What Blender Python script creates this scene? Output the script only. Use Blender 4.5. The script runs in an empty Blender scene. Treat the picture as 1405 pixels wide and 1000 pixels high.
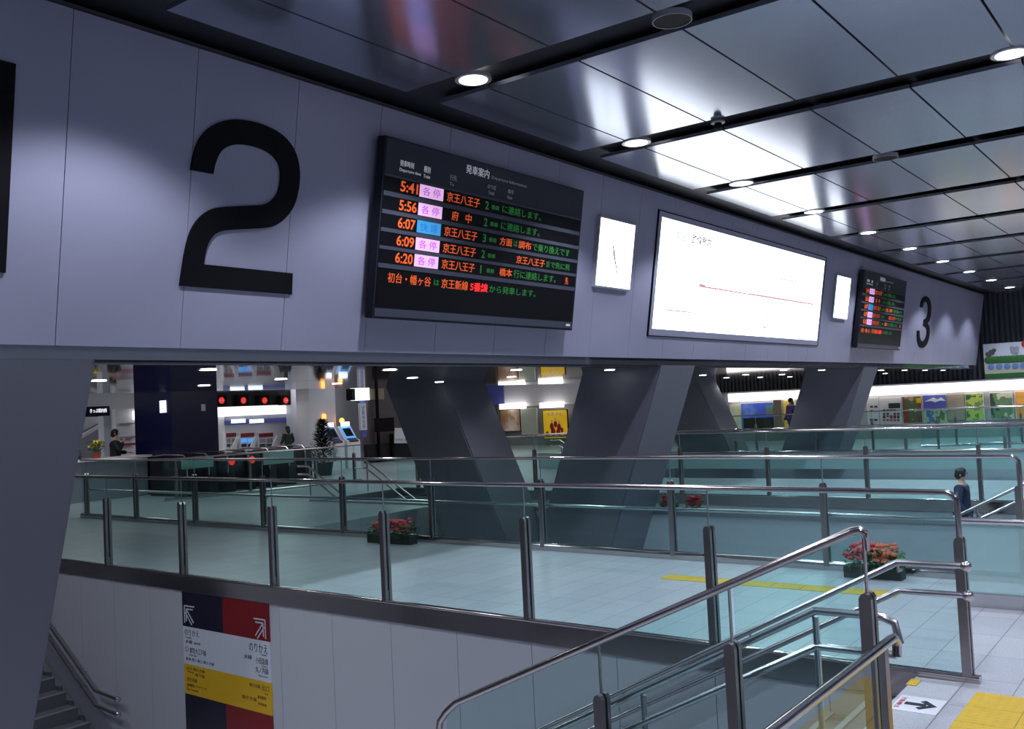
import bpy, bmesh, math, random
from mathutils import Vector, Matrix
random.seed(7)
PI=math.pi
sc=bpy.context.scene
COL=sc.collection
# ------------------------------------------------------------------ camera
CAM=Vector((0,0,1.9)); FPX=1304.85
yaw,pitch,roll=math.radians(53.22203),math.radians(2.44108),math.radians(-2.7769)
Ff=Vector((math.sin(yaw)*math.cos(pitch),math.cos(yaw)*math.cos(pitch),math.sin(pitch)))
r0=Vector((math.cos(yaw),-math.sin(yaw),0)); u0=r0.cross(Ff)
Rr=math.cos(roll)*r0+math.sin(roll)*u0; Uu=-math.sin(roll)*r0+math.cos(roll)*u0
cd=bpy.data.cameras.new('camera'); cam=bpy.data.objects.new('camera',cd); COL.objects.link(cam)
m=Matrix((Rr,Uu,-Ff)).transposed().to_4x4(); m.translation=CAM; cam.matrix_world=m
cd.sensor_width=36; cd.lens=36*FPX/1405; cd.clip_end=300; cd.clip_start=.05
sc.camera=cam
def ray(px,py): return Ff+(px-702.5)/FPX*Rr-(py-500)/FPX*Uu
def at_x(px,py,X): d=ray(px,py); return CAM+d*(X/d.x)
def at_y(px,py,Y): d=ray(px,py); return CAM+d*(Y/d.y)
# ------------------------------------------------------------------ materials
def nm(name):
    m=bpy.data.materials.new(name); m.use_nodes=True; nt=m.node_tree
    return m,nt,nt.nodes['Principled BSDF']
def mat(name,col,rough=.5,metal=0,emit=0,ecol=None,spec=None,bump=0,bscale=40,vary=0,coat=0):
    m,nt,b=nm(name)
    b.inputs['Base Color'].default_value=(*col,1); b.inputs['Roughness'].default_value=rough
    b.inputs['Metallic'].default_value=metal
    if spec is not None: b.inputs['Specular IOR Level'].default_value=spec
    if coat: b.inputs['Coat Weight'].default_value=coat; b.inputs['Coat Roughness'].default_value=.1
    if emit:
        b.inputs['Emission Color'].default_value=(*(ecol or col),1); b.inputs['Emission Strength'].default_value=emit
    tc=nt.nodes.new('ShaderNodeTexCoord'); nz=nt.nodes.new('ShaderNodeTexNoise'); nz.inputs['Scale'].default_value=bscale
    nt.links.new(tc.outputs['Object'],nz.inputs['Vector'])
    if bump:
        bp=nt.nodes.new('ShaderNodeBump'); bp.inputs['Strength'].default_value=bump; bp.inputs['Distance'].default_value=.01
        nt.links.new(nz.outputs['Fac'],bp.inputs['Height']); nt.links.new(bp.outputs['Normal'],b.inputs['Normal'])
    if vary:
        mx=nt.nodes.new('ShaderNodeMix'); mx.data_type='RGBA'; mx.inputs[6].default_value=(*[c*(1-vary) for c in col],1)
        mx.inputs[7].default_value=(*[min(1,c*(1+vary)) for c in col],1)
        nt.links.new(nz.outputs['Fac'],mx.inputs[0]); nt.links.new(mx.outputs[2],b.inputs['Base Color'])
    return m
def glass_mat(name,tint,ior=1.45,haze=0):
    m=bpy.data.materials.new(name); m.use_nodes=True; nt=m.node_tree; nt.nodes.clear()
    o=nt.nodes.new('ShaderNodeOutputMaterial'); t=nt.nodes.new('ShaderNodeBsdfTransparent'); t.inputs[0].default_value=(*tint,1)
    g=nt.nodes.new('ShaderNodeBsdfGlossy'); g.inputs['Roughness'].default_value=.02; g.inputs[0].default_value=(1,1,1,1)
    f=nt.nodes.new('ShaderNodeFresnel'); f.inputs[0].default_value=ior
    ge=nt.nodes.new('ShaderNodeNewGeometry'); iv=nt.nodes.new('ShaderNodeMath'); iv.operation='SUBTRACT'; iv.inputs[0].default_value=1; nt.links.new(ge.outputs['Backfacing'],iv.inputs[1])
    ml=nt.nodes.new('ShaderNodeMath'); ml.operation='MULTIPLY'; nt.links.new(f.outputs[0],ml.inputs[0]); nt.links.new(iv.outputs[0],ml.inputs[1])
    mx=nt.nodes.new('ShaderNodeMixShader'); nt.links.new(ml.outputs[0],mx.inputs[0]); nt.links.new(t.outputs[0],mx.inputs[1]); nt.links.new(g.outputs[0],mx.inputs[2])
    last=mx
    if haze:
        d=nt.nodes.new('ShaderNodeBsdfDiffuse'); d.inputs[0].default_value=(.55,.8,.8,1)
        m2=nt.nodes.new('ShaderNodeMixShader'); m2.inputs[0].default_value=haze
        nt.links.new(mx.outputs[0],m2.inputs[1]); nt.links.new(d.outputs[0],m2.inputs[2]); last=m2
    nt.links.new(last.outputs[0],o.inputs[0]); return m
def floor_mat():
    m,nt,b=nm('granite_tiles')
    tc=nt.nodes.new('ShaderNodeTexCoord'); mp=nt.nodes.new('ShaderNodeMapping'); mp.inputs['Location'].default_value=(.26,-.15,0)
    br=nt.nodes.new('ShaderNodeTexBrick'); br.offset=0; br.inputs['Scale'].default_value=1
    br.inputs['Brick Width'].default_value=.6; br.inputs['Row Height'].default_value=.3; br.inputs['Mortar Size'].default_value=.003
    br.inputs['Color1'].default_value=(.50,.51,.56,1); br.inputs['Color2'].default_value=(.56,.57,.61,1); br.inputs['Mortar'].default_value=(.2,.2,.22,1)
    nz=nt.nodes.new('ShaderNodeTexNoise'); nz.inputs['Scale'].default_value=90; nz.inputs['Detail'].default_value=4
    mx=nt.nodes.new('ShaderNodeMix'); mx.data_type='RGBA'; mx.blend_type='MULTIPLY'; mx.inputs[0].default_value=.5
    rp=nt.nodes.new('ShaderNodeValToRGB'); rp.color_ramp.elements[0].position=.35; rp.color_ramp.elements[0].color=(.6,.6,.63,1); rp.color_ramp.elements[1].position=.6
    L=nt.links.new; L(tc.outputs['Object'],mp.inputs[0]); L(mp.outputs[0],br.inputs[0]); L(tc.outputs['Object'],nz.inputs[0]); L(nz.outputs['Fac'],rp.inputs[0])
    L(br.outputs[0],mx.inputs[6]); L(rp.outputs[0],mx.inputs[7]); L(mx.outputs[2],b.inputs['Base Color']); b.inputs['Roughness'].default_value=.32
    return m
def tactile_mat():
    m,nt,b=nm('tactile_yellow'); L=nt.links.new
    tc=nt.nodes.new('ShaderNodeTexCoord'); vo=nt.nodes.new('ShaderNodeTexVoronoi'); vo.inputs['Scale'].default_value=20; vo.inputs['Randomness'].default_value=0
    geo=nt.nodes.new('ShaderNodeNewGeometry'); L(geo.outputs['Position'],vo.inputs['Vector'])
    mr=nt.nodes.new('ShaderNodeMapRange'); mr.inputs[1].default_value=.30; mr.inputs[2].default_value=.18; L(vo.outputs['Distance'],mr.inputs[0])
    bp=nt.nodes.new('ShaderNodeBump'); bp.inputs['Strength'].default_value=.8; bp.inputs['Distance'].default_value=.005; L(mr.outputs[0],bp.inputs['Height']); L(bp.outputs[0],b.inputs['Normal'])
    nz=nt.nodes.new('ShaderNodeTexNoise'); nz.inputs['Scale'].default_value=14; L(geo.outputs['Position'],nz.inputs['Vector'])
    mx=nt.nodes.new('ShaderNodeMix'); mx.data_type='RGBA'; mx.inputs[6].default_value=(.58,.36,.02,1); mx.inputs[7].default_value=(.72,.48,.03,1); L(nz.outputs['Fac'],mx.inputs[0]); L(mx.outputs[2],b.inputs['Base Color'])
    b.inputs['Roughness'].default_value=.5
    return m
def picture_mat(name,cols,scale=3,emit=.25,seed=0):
    m,nt,b=nm(name)
    tc=nt.nodes.new('ShaderNodeTexCoord'); mp=nt.nodes.new('ShaderNodeMapping'); mp.inputs['Location'].default_value=(seed*3.1,seed*1.7,seed)
    nz=nt.nodes.new('ShaderNodeTexNoise'); nz.inputs['Scale'].default_value=scale; nz.inputs['Detail'].default_value=3
    rp=nt.nodes.new('ShaderNodeValToRGB'); rp.color_ramp.interpolation='CONSTANT' if len(cols)>3 else 'LINEAR'
    el=rp.color_ramp.elements
    while len(el)<len(cols): el.new(.5)
    for i,c in enumerate(cols): el[i].position=.3+.4*i/max(1,len(cols)-1) if i else 0; el[i].color=(*c,1)
    L=nt.links.new; L(tc.outputs['Object'],mp.inputs[0]); L(mp.outputs[0],nz.inputs[0]); L(nz.outputs['Fac'],rp.inputs[0]); L(rp.outputs[0],b.inputs['Base Color'])
    b.inputs['Roughness'].default_value=.4
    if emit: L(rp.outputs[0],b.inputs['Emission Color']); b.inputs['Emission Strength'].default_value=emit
    return m
M=dict(
 ceil=mat('ceiling_metal',(.36,.39,.49),.17,.8,bump=.04,bscale=.9),
 lowceil=mat('mirror_ceiling_metal',(.50,.52,.58),.035,.92,bump=.06,bscale=1.6),
 black=mat('black_slot',(.012,.013,.018),.5),
 fascia=mat('beam_panel',(.30,.30,.405),.42,.15,bump=.02,bscale=.8),
 groove=mat('dark_groove',(.06,.06,.08),.6),
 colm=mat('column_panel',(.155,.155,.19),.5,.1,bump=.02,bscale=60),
 wall=mat('wall_panel',(.50,.51,.56),.45,.05),
 steel=mat('brushed_steel',(.58,.56,.58),.27,1,bump=.05,bscale=6),
 post=mat('dark_steel',(.31,.275,.285),.36,1),
 rail=mat('polished_rail',(.55,.50,.50),.16,1),
 glass=glass_mat('railing_glass',(.855,.957,.952)),
 glassh=glass_mat('hazy_railing_glass',(.90,.965,.96),haze=.35),
 kick=mat('pale_kick_panel',(.50,.66,.68),.3),
 floor=floor_mat(),
 yellow=tactile_mat(),
 num=mat('black_letter',(.004,.004,.006),.6,spec=.12),
 white=mat('white_paint',(.78,.79,.84),.4),
 navy=mat('navy_cladding',(.004,.005,.045),.3),
 dark=mat('dark_shop_wall',(.014,.013,.017),.4,spec=.25),
 shop=mat('shop_brown',(.10,.085,.09),.4,vary=.3,bscale=3),
 gray=mat('gray_paint',(.30,.31,.36),.5),
 bframe=mat('board_frame',(.018,.02,.03),.4,.2,spec=.25),
 bface=mat('board_header',(.028,.032,.045),.4,spec=.25),
 bslat=mat('board_divider',(.055,.06,.085),.4,spec=.3),
 led=mat('led_black',(.004,.004,.006),.4,spec=.15),
 Eor=mat('led_orange',(.5,.08,.01),.5,emit=.48,ecol=(1,.13,.02)),
 Egr=mat('led_green',(.02,.16,.03),.5,emit=.06,ecol=(.06,1,.12)),
 Ered=mat('led_red',(1,.02,.02),.5,emit=.6,ecol=(1,.02,.02)),
 Epk=mat('led_pink',(.5,.3,.5),.5,emit=.66,ecol=(.95,.55,.95)),
 Ebl=mat('led_blue',(.03,.2,.4),.5,emit=.42,ecol=(.04,.42,.95)),
 Epu=mat('led_purple',(.4,.08,.5),.5,emit=.45,ecol=(.5,.1,.7)),
 Edb=mat('led_darkblue',(.03,.15,.4),.5,emit=.3,ecol=(.04,.2,.6)),
 print=mat('white_print',(.6,.6,.65),.5,emit=.25,ecol=(.7,.7,.8)),
 dimprint=mat('grey_print',(.25,.25,.28),.5,emit=.05,ecol=(.7,.7,.8)),
 Emap=mat('map_light',(1,1,1),.4,emit=2.7,ecol=(.97,1.0,.96)),
 Eclk=mat('clock_light',(1,1,1),.4,emit=2.2,ecol=(.93,.98,1.0)),
 lamp=mat('lamp_white',(1,1,1),.5,emit=7,ecol=(1,.97,.92)),
 lamplow=mat('lamp_soft_white',(1,1,1),.5,emit=8,ecol=(1,.98,.93)),
 tube=mat('tube_light',(1,1,1),.5,emit=1.8,ecol=(1,.93,.88)),
 kioskl=mat('kiosk_light',(1,1,1),.5,emit=1.3,ecol=(1,.97,.95)),
 ringm=mat('lamp_ring',(.55,.55,.58),.3,.6),
 mpr=mat('map_red',(.1,.05,.05),.5,emit=.6,ecol=(1,.55,.6)),
 mpg=mat('map_grey',(.1,.1,.1),.5,emit=.6,ecol=(.8,.8,.95)),
 mpk=mat('map_dark',(.1,.1,.1),.5,emit=.25,ecol=(.7,.6,.7)),
 mpy=mat('map_yellow',(.8,.8,.2),.5,emit=.7,ecol=(1,.9,.3)),
 mpb=mat('map_blue',(.1,.1,.1),.5,emit=.6,ecol=(.75,.85,1)),
 sblack=mat('sign_black',(.012,.01,.03),.3),
 sred=mat('sign_red',(.22,.008,.012),.3),
 swhite=mat('sign_white',(.62,.66,.74),.3),
 syel=mat('sign_yellow',(.72,.42,.01),.3),
 sink=mat('sign_ink',(.02,.02,.03),.4),
 sinkr=mat('sign_red_ink',(.5,.02,.05),.4),
 leaf=mat('leaf_green',(.03,.14,.03),.5,vary=.5,bscale=25),
 dleaf=mat('dark_leaf',(.01,.035,.02),.5,vary=.4,bscale=12),
 pink=mat('pink_petal',(.75,.10,.13),.5,vary=.3,bscale=30),
 orange=mat('orange_petal',(.70,.20,.10),.5,vary=.4,bscale=30),
 redf=mat('red_petal',(.45,.01,.03),.5,vary=.2,bscale=30),
 yelf=mat('yellow_petal',(.75,.6,.08),.5,vary=.3,bscale=30),
 pot=mat('pot_green',(.018,.032,.028),.6), potr=mat('red_pot',(.45,.07,.05),.5),
 skin=mat('skin',(.55,.34,.26),.5), hair=mat('black_hair',(.012,.01,.01),.45,bump=.2,bscale=60),
 coat=mat('black_cloth',(.012,.012,.016),.7), coatg=mat('dark_green_cloth',(.02,.045,.04),.7), coatb=mat('navy_cloth',(.03,.04,.10),.7), coatp=mat('purple_cloth',(.10,.07,.28),.7),
 trous=mat('dark_trousers',(.02,.02,.025),.7), shoe=mat('shoe_black',(.01,.01,.01),.4),
 redl=mat('red_lamp',(1,.05,.03),.5,emit=.7,ecol=(1,.03,.02)),
 orl=mat('orange_lamp',(1,.3,.05),.5,emit=3,ecol=(1,.3,.05)),
 greenp=mat('pale_green_panel',(.22,.42,.38),.35),
 bluesc=mat('blue_screen',(.1,.4,.9),.4,emit=.6,ecol=(.1,.4,1)),
 whsc=mat('white_screen',(1,1,1),.4,emit=1.6,ecol=(.85,1,1)),
 tan=mat('tan_wall',(.36,.31,.22),.5),
 bluep=mat('blue_panel',(.10,.12,.45),.5),
 rib=mat('rib_black',(.035,.037,.05),.5),
 step=mat('step_stone',(.16,.16,.19),.5), nose=mat('step_nosing',(.30,.30,.34),.4),
 paper=mat('paper_white',(.62,.62,.62),.6), ink=mat('ink_dark',(.04,.03,.04),.6), inkr=mat('ink_red',(.35,.04,.08),.6),
)
# ------------------------------------------------------------------ mesh tools
class MB:
    def __init__(s): s.v=[]; s.f=[]
    def add(s,vs,fs):
        o=len(s.v); s.v+= [tuple(v) for v in vs]; s.f+=[tuple(i+o for i in f) for f in fs]; return s
    def box(s,x0,x1,y0,y1,z0,z1,fr=None):
        vs=[(x,y,z) for x in (x0,x1) for y in (y0,y1) for z in (z0,z1)]
        if fr: vs=[fr(*v) for v in vs]
        return s.add(vs,[(0,1,3,2),(4,6,7,5),(0,4,5,1),(2,3,7,6),(0,2,6,4),(1,5,7,3)])
    def tube(s,pts,r,n=10,cap=True):
        pts=[Vector(p) for p in pts]; rings=[]
        up=None
        for i,p in enumerate(pts):
            a=(pts[i]-pts[i-1]).normalized() if i>0 else (pts[1]-pts[0]).normalized()
            b=(pts[i+1]-pts[i]).normalized() if i<len(pts)-1 else a
            t=(a+b).normalized(); 
            if up is None:
                up=Vector((0,0,1)) if abs(t.z)<.9 else Vector((1,0,0))
            x=up.cross(t); 
            if x.length<1e-4: x=Vector((1,0,0)).cross(t)
            x.normalize(); y=t.cross(x); up=y
            rr=r[i] if isinstance(r,(list,tuple)) else r
            sc_=1/max(.35,math.cos(a.angle(b)/2)) if a.length and b.length else 1
            rings.append([p+(x*math.cos(2*PI*k/n)+y*math.sin(2*PI*k/n))*rr for k in range(n)])
        o=len(s.v)
        for R in rings: s.v+=[tuple(q) for q in R]
        for i in range(len(rings)-1):
            for k in range(n): s.f.append((o+i*n+k,o+i*n+(k+1)%n,o+(i+1)*n+(k+1)%n,o+(i+1)*n+k))
        if cap: s.f.append(tuple(o+k for k in range(n))[::-1]); s.f.append(tuple(o+(len(rings)-1)*n+k for k in range(n)))
        return s
    def prism(s,out,fr,o0,o1):
        n=len(out); vs=[fr(u,w,o0) for u,w in out]+[fr(u,w,o1) for u,w in out]
        return s.add(vs,[tuple(range(n))[::-1],tuple(range(n,2*n))]+[(i,(i+1)%n,n+(i+1)%n,n+i) for i in range(n)])
    def disc(s,c,r,z0,z1,n=28):
        return s.prism([(c[0]+r*math.cos(2*PI*k/n),c[1]+r*math.sin(2*PI*k/n)) for k in range(n)],lambda u,w,o:(u,w,o),z0,z1)
    def ring(s,c,ri,ro,z0,z1,n=28):
        vs=[]; fs=[]
        for k in range(n):
            a=2*PI*k/n; ca,sa=math.cos(a),math.sin(a)
            vs+=[(c[0]+ri*ca,c[1]+ri*sa,z0),(c[0]+ro*ca,c[1]+ro*sa,z0),(c[0]+ro*ca,c[1]+ro*sa,z1),(c[0]+ri*ca,c[1]+ri*sa,z1)]
            j=((k+1)%n)*4;i=k*4
            for q in range(4): fs.append((i+q,i+(q+1)%4,j+(q+1)%4,j+q))
        return s.add(vs,fs)
    def ball(s,c,r,sx=1,sy=1,sz=1,n=8,rings=6,jit=0):
        vs=[];fs=[]
        for i in range(rings+1):
            th=PI*i/rings
            for k in range(n):
                a=2*PI*k/n; j=1+random.uniform(-jit,jit)
                vs.append((c[0]+r*sx*math.sin(th)*math.cos(a)*j,c[1]+r*sy*math.sin(th)*math.sin(a)*j,c[2]+r*sz*math.cos(th)*j))
        for i in range(rings):
            for k in range(n): fs.append((i*n+k,(i+1)*n+k,(i+1)*n+(k+1)%n,i*n+(k+1)%n))
        return s.add(vs,fs)
def obj(name,mb,m,parent=None,smooth=False,label=None):
    me=bpy.data.meshes.new(name)
    loc=Vector((0,0,0))
    if parent is None and mb.v:
        xs=[v[0] for v in mb.v];ys=[v[1] for v in mb.v];zs=[v[2] for v in mb.v]
        loc=Vector(((min(xs)+max(xs))/2,(min(ys)+max(ys))/2,min(zs)))
    elif parent is not None:
        loc=wloc(parent)
    me.from_pydata([Vector(v)-loc for v in mb.v],[],mb.f); me.update()
    b=bmesh.new(); b.from_mesh(me); bmesh.ops.remove_doubles(b,verts=b.verts,dist=1e-5); bmesh.ops.recalc_face_normals(b,faces=b.faces); b.to_mesh(me); b.free()
    me.materials.append(M[m] if isinstance(m,str) else m)
    if smooth:
        for p in me.polygons: p.use_smooth=len(p.vertices)<=4
        try: me.set_sharp_from_angle(angle=math.radians(40))
        except Exception: pass
    o=bpy.data.objects.new(name,me); COL.objects.link(o)
    if parent is not None: o.parent=parent
    else: o.location=loc
    if label: o['label']=label
    return o
def wloc(o):
    l=Vector(o.location)
    while o.parent: o=o.parent; l=l+Vector(o.location)
    return l
def thing(name,label,cat,loc=(0,0,0),group=None):
    o=bpy.data.objects.new(name,None); COL.objects.link(o); o.location=loc; o.empty_display_size=.1
    o['label']=label; o['category']=cat
    if group: o['group']=group
    return o
def tag(o,label,cat,group=None):
    o['label']=label;o['category']=cat
    if group: o['group']=group
    return o
def struct(name,mb,m,smooth=False):
    o=obj(name,mb,m,None,smooth); o['kind']='structure'; return o
def copy_tree(o,parent=None):
    c=o.copy(); COL.objects.link(c); c.parent=parent
    for ch in list(o.children): copy_tree(ch,c)
    return c
def text_mb(s,fr,u0,u1,w0,w1,o0,depth=.004,keep=False,bold=0):
    """lettering fitted to a rectangle of the frame fr(u,w,o)"""
    cu=bpy.data.curves.new('t','FONT'); cu.body=s; cu.size=1; cu.resolution_u=3; cu.offset=bold
    ob=bpy.data.objects.new('t',cu); COL.objects.link(ob)
    dg=bpy.context.evaluated_depsgraph_get(); dg.update()
    me=bpy.data.meshes.new_from_object(ob.evaluated_get(dg))
    bpy.data.objects.remove(ob); bpy.data.curves.remove(cu)
    mb=MB()
    if len(me.vertices)==0: return mb
    xs=[v.co.x for v in me.vertices]; ys=[v.co.y for v in me.vertices]
    a,b,c,d=min(xs),max(xs),min(ys),max(ys)
    sx=(u1-u0)/max(b-a,1e-6); sy=(w1-w0)/max(d-c,1e-6)
    if keep: sx=sy
    vs=[fr(u0+(v.co.x-a)*sx,w0+(v.co.y-c)*sy,o0) for v in me.vertices]
    mb.add(vs,[tuple(p.vertices) for p in me.polygons])
    bpy.data.meshes.remove(me)
    if depth: # give the letters a thickness
        n=len(mb.v); ft=list(mb.f); off=[fr(0,0,0),fr(0,0,depth)]
        dv=Vector(off[1])-Vector(off[0])
        from collections import Counter
        ec=Counter()
        for f in ft:
            for i in range(len(f)): ec[(f[i],f[(i+1)%len(f)])]+=1
        mb.v+= [tuple(Vector(v)+dv) for v in mb.v]
        mb.f=[f[::-1] for f in ft]+[tuple(i+n for i in f) for f in ft]
        for (a_,b_) in ec:
            if (b_,a_) not in ec: mb.f.append((a_,b_,b_+n,a_+n))
    return mb
# ------------------------------------------------------------------ the big shell
XE=36.3           # end wall
PITS=[(0.2,4.72),(10.30,14.15),(20.3,24.35)]        # escalator pits
YP=12.6
WELLS=[(4.86,6.58),(14.30,16.42),(24.50,26.70)]     # stair wells
YF=1.42; YW=16.3
BAND0=7.056; BP=3.02
# ceiling panels
mb=MB()
ys=[6.02,5.385]+[5.385-1.0115*k for k in range(1,15)]
for k in range(-4,11):
    x0=BAND0+BP*k; x1=min(x0+BP-.48,XE-.3)
    if x0>XE: break
    for i in range(len(ys)-1):
        mb.box(x0,x1,ys[i+1]+.011,ys[i]-.011,4.9,4.94)
struct('ceiling',mb,'ceil')
struct('ceiling',MB().box(-7,XE+.3,-9.2,6.7,5.0,5.1),'black')
# beam (fascia) leaning out at the top
def FA(u,s,o): return (u,6.852-.1628*s-.98666*o,2.5+.98666*s-.1628*o)
SH=2.432
mb=MB(); x=-7.0; sx=3.577-1.045*10
while x<35.95:
    nx=sx
    while nx<=x+.01: nx+=1.045
    nx=min(nx,35.95); mb.box(x+.003,nx-.003,0,SH,0-.05,0,FA); x=nx
struct('wall_front',mb,'fascia')
struct('trim_1',MB().box(-7,35.95,0.0,SH+.05,-.30,-.052,FA),'groove')
struct('trim_2',MB().box(-7,35.95,6.875,6.98,2.40,2.53),'lowceil')
struct('trim_3',MB().box(-7,35.95,6.93,7.0,2.385,2.40),'black')
# lower mirror ceiling
mb=MB()
for i in range(-3,19):
    mb.box(i*2.4-.9+.006,i*2.4+1.5-.006,7.0,10.1,2.37,2.42); mb.box(i*2.4-.9+.006,i*2.4+1.5-.006,10.115,13.3,2.37,2.42)
struct('ceiling',mb,'lowceil')
struct('ceiling',MB().box(-8,XE+6,6.98,13.3,2.425,2.9),'black')
struct('ceiling',MB().box(-8,XE,13.3,34,3.35,3.45),'white')
# floor slab with pits and wells
mb=MB(); T=-.32
xs=[-8]
mb.box(-8,XE,-9.2,YF,T,0)
mb.box(-8,XE,YW,34,T,0)
edges=[-8]+[v for p,w in zip(PITS,WELLS) for v in (p[0],w[1]+.06)]+[XE]
for i in range(0,len(edges),2):
    mb.box(edges[i],edges[i+1],YF,YW,T,0,(lambda x,y,z:(x+(.03*(y-1.43) if x in edges and edges.index(x)%2==0 and x>0 else 0),y,z)))
for p,w in zip(PITS,WELLS):
    mb.box(p[1],w[0],YF,YW,T,0) if p[0]>5 else None
    mb.box(p[0],p[1],YP,YW,T,0)
    mb.box(w[0],w[1],YF,1.74,T,0)
struct('floor',mb,'floor')
struct('floor',MB().box(-8,XE,-9,34,-2.72,-2.4),'floor')
# walls of the wells below floor level
def XL(y): return .03*(y-1.43)
for k,(p,w) in enumerate(zip(PITS,WELLS)):
    FL=(lambda x,y,z:(x+(XL(y)),y,z))
    mb=MB(); y=YF+.0; j=4.95-.87*4
    yy=YF
    while yy<YW:
        ny=j
        while ny<=yy+.01: ny+=.87
        ny=min(ny,YW); mb.box(w[1]+.02,w[1]+.06,yy+.003,ny-.003,-2.4,T+.17,FL); yy=ny
    struct('wall_stairwell',mb,'wall')
    struct('wall_stairwell',MB().box(w[1]+.062,w[1]+.4,YF,YW,-2.4,T,FL),'groove')
    if k:
        struct('wall_escalator',MB().box(p[1]-.02,w[0]-.02,YF+.3,YW,-2.4,-.03),'wall')
        struct('trim_4',MB().box(p[1]-.05,w[0]+.0,YF,YW,-.03,.035),'steel')
        struct('wall_escalator',MB().box(p[0]-.1,p[0],YF,YW,-2.4,T),'wall')
    mb=MB().box(w[1],w[1]+.07,YF-.06,YW,-.152,.04,FL)
    mb.tube([FL(w[1]+.006,YF-.06,.034),FL(w[1]+.006,YW,.034)],.016,10)
    struct('trim_5',mb,'rail',True)
# upper end of floor past the wells: closing walls
for (p,w) in zip(PITS,WELLS):
    struct('wall_pit_end',MB().box(p[0],p[1],YP,YP+.1,-2.4,T),'wall')
    struct('wall_pit_front',MB().box(p[0],p[1],YF-.1,YF,-2.4,T),'wall')
# end wall
struct('wall_end',MB().box(XE,XE+.2,-9,34,-.3,5.0),mat('end_wall_paint',(.42,.41,.40),.5))
mb=MB(); y=-3.0
while y<16.6:
    mb.box(XE-.09,XE-.02,y,y+.085,1.98,4.98); y+=.16
struct('wall_end_ribs',mb,'rib')
struct('wall_end_backing',MB().box(XE-.03,XE,-9,16.7,1.97,4.99),'black')
struct('wall_left',MB().box(-8.2,-8,-9,34,-.3,5.0),'gray')
struct('wall_back',MB().box(-8,XE,-9.4,-9.2,-.3,5.0),'gray')
# ------------------------------------------------------------------ slanting columns
def column(x0,x1,sgn,label,zb,ytop=6.86):
    t=thing('slanted_column',label,'column',((x0+x1)/2,(6.87+2.4*.38+.7) if sgn>0 else 10.9,zb))
    d=1.42
    def pr(xa,xb,o):
        if sgn>0: # leans toward the viewer as it rises
            y0=lambda z: 6.87+.375*(2.4-z)
        else:
            y0=lambda z: 11.27-.45*(2.37-z)
        za,zt=zb,2.395 if sgn<0 else 2.5
        zt=2.398
        dd=d+.03 if sgn<0 else d
        return MB().add([(x,y0(z)+(dd-o if q else o),z) for z in (za,zt) for x in (xa,xb) for q in (0,1)],[(0,1,3,2),(4,6,7,5),(0,4,5,1),(2,3,7,6),(0,2,6,4),(1,5,7,3)])
    # panels split by thin reveals: shaft, corner strips
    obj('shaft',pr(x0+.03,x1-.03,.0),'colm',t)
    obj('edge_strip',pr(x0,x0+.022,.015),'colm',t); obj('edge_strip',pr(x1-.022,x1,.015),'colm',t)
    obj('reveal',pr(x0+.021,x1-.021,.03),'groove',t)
    return t
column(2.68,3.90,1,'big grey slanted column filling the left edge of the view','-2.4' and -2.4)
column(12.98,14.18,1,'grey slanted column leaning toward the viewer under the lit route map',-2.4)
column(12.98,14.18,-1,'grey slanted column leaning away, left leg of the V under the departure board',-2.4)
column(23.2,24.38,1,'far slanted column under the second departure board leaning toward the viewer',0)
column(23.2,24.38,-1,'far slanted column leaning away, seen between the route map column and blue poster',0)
# ------------------------------------------------------------------ numerals
two=[(4.607,1.453),(4.821,1.455),(4.834,1.546),(4.875,1.65),(4.951,1.713),(5.067,1.749),(5.217,1.757),(5.343,1.741),(5.442,1.703),(5.503,1.636),(5.521,1.536),(5.514,1.432),(5.472,1.349),(5.398,1.287),(5.29,1.259),(4.904,1.196),(4.794,1.15),(4.701,1.07),(4.64,.968),(4.608,.845),(4.59,.724),(4.572,.509),(5.734,.512),(5.727,.706),(4.785,.704),(4.792,.792),(4.814,.879),(4.852,.944),(4.906,.987),(5.006,1.015),(5.368,1.071),(5.493,1.107),(5.601,1.185),(5.691,1.302),(5.729,1.439),(5.739,1.598),(5.695,1.748),(5.627,1.839),(5.522,1.909),(5.389,1.947),(5.231,1.965),(5.05,1.952),(4.935,1.927),(4.81,1.866),(4.718,1.787),(4.655,1.692),(4.623,1.58)]
three=[(27.682,1.575),(27.69,1.70),(27.816,1.828),(28.107,1.908),(28.445,1.887),(28.735,1.8),(28.889,1.64),(28.928,1.43),(28.882,1.259),(28.669,1.166),(28.903,1.09),(29.025,.925),(28.998,.711),(28.801,.537),(28.471,.454),(28.142,.46),(27.862,.558),(27.686,.718),(27.635,.92),(27.88,.93),(27.94,.767),(28.114,.66),(28.324,.635),(28.55,.68),(28.70,.808),(28.70,.95),(28.55,1.05),(28.227,1.08),(28.22,1.25),(28.453,1.282),(28.60,1.413),(28.57,1.62),(28.42,1.72),(28.21,1.75),(28.015,1.72),(27.925,1.568)]
def smooth(pts,it=2,corner=60):
    for _ in range(it):
        out=[];n=len(pts)
        for i in range(n):
            a,b,c=[Vector(pts[(i+k)%n]) for k in (-1,0,1)]
            ang=math.degrees((b-a).angle(c-b)) if (b-a).length and (c-b).length else 0
            if ang>corner: out.append(tuple(b))
            else: out+= [tuple(b*.75+a*.25),tuple(b*.75+c*.25)]
        pts=out
    return pts
def numeral(pts,label):
    mb=MB(); out=smooth(pts)
    mb.prism(out,FA,.001,.02); o=obj('wall_numeral',mb,'num'); 
    return tag(o,label,'number')
numeral(two,'large black number 2 on the leaning beam left of the departure board')
numeral(three,'black number 3 at the far end of the leaning beam')
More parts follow.
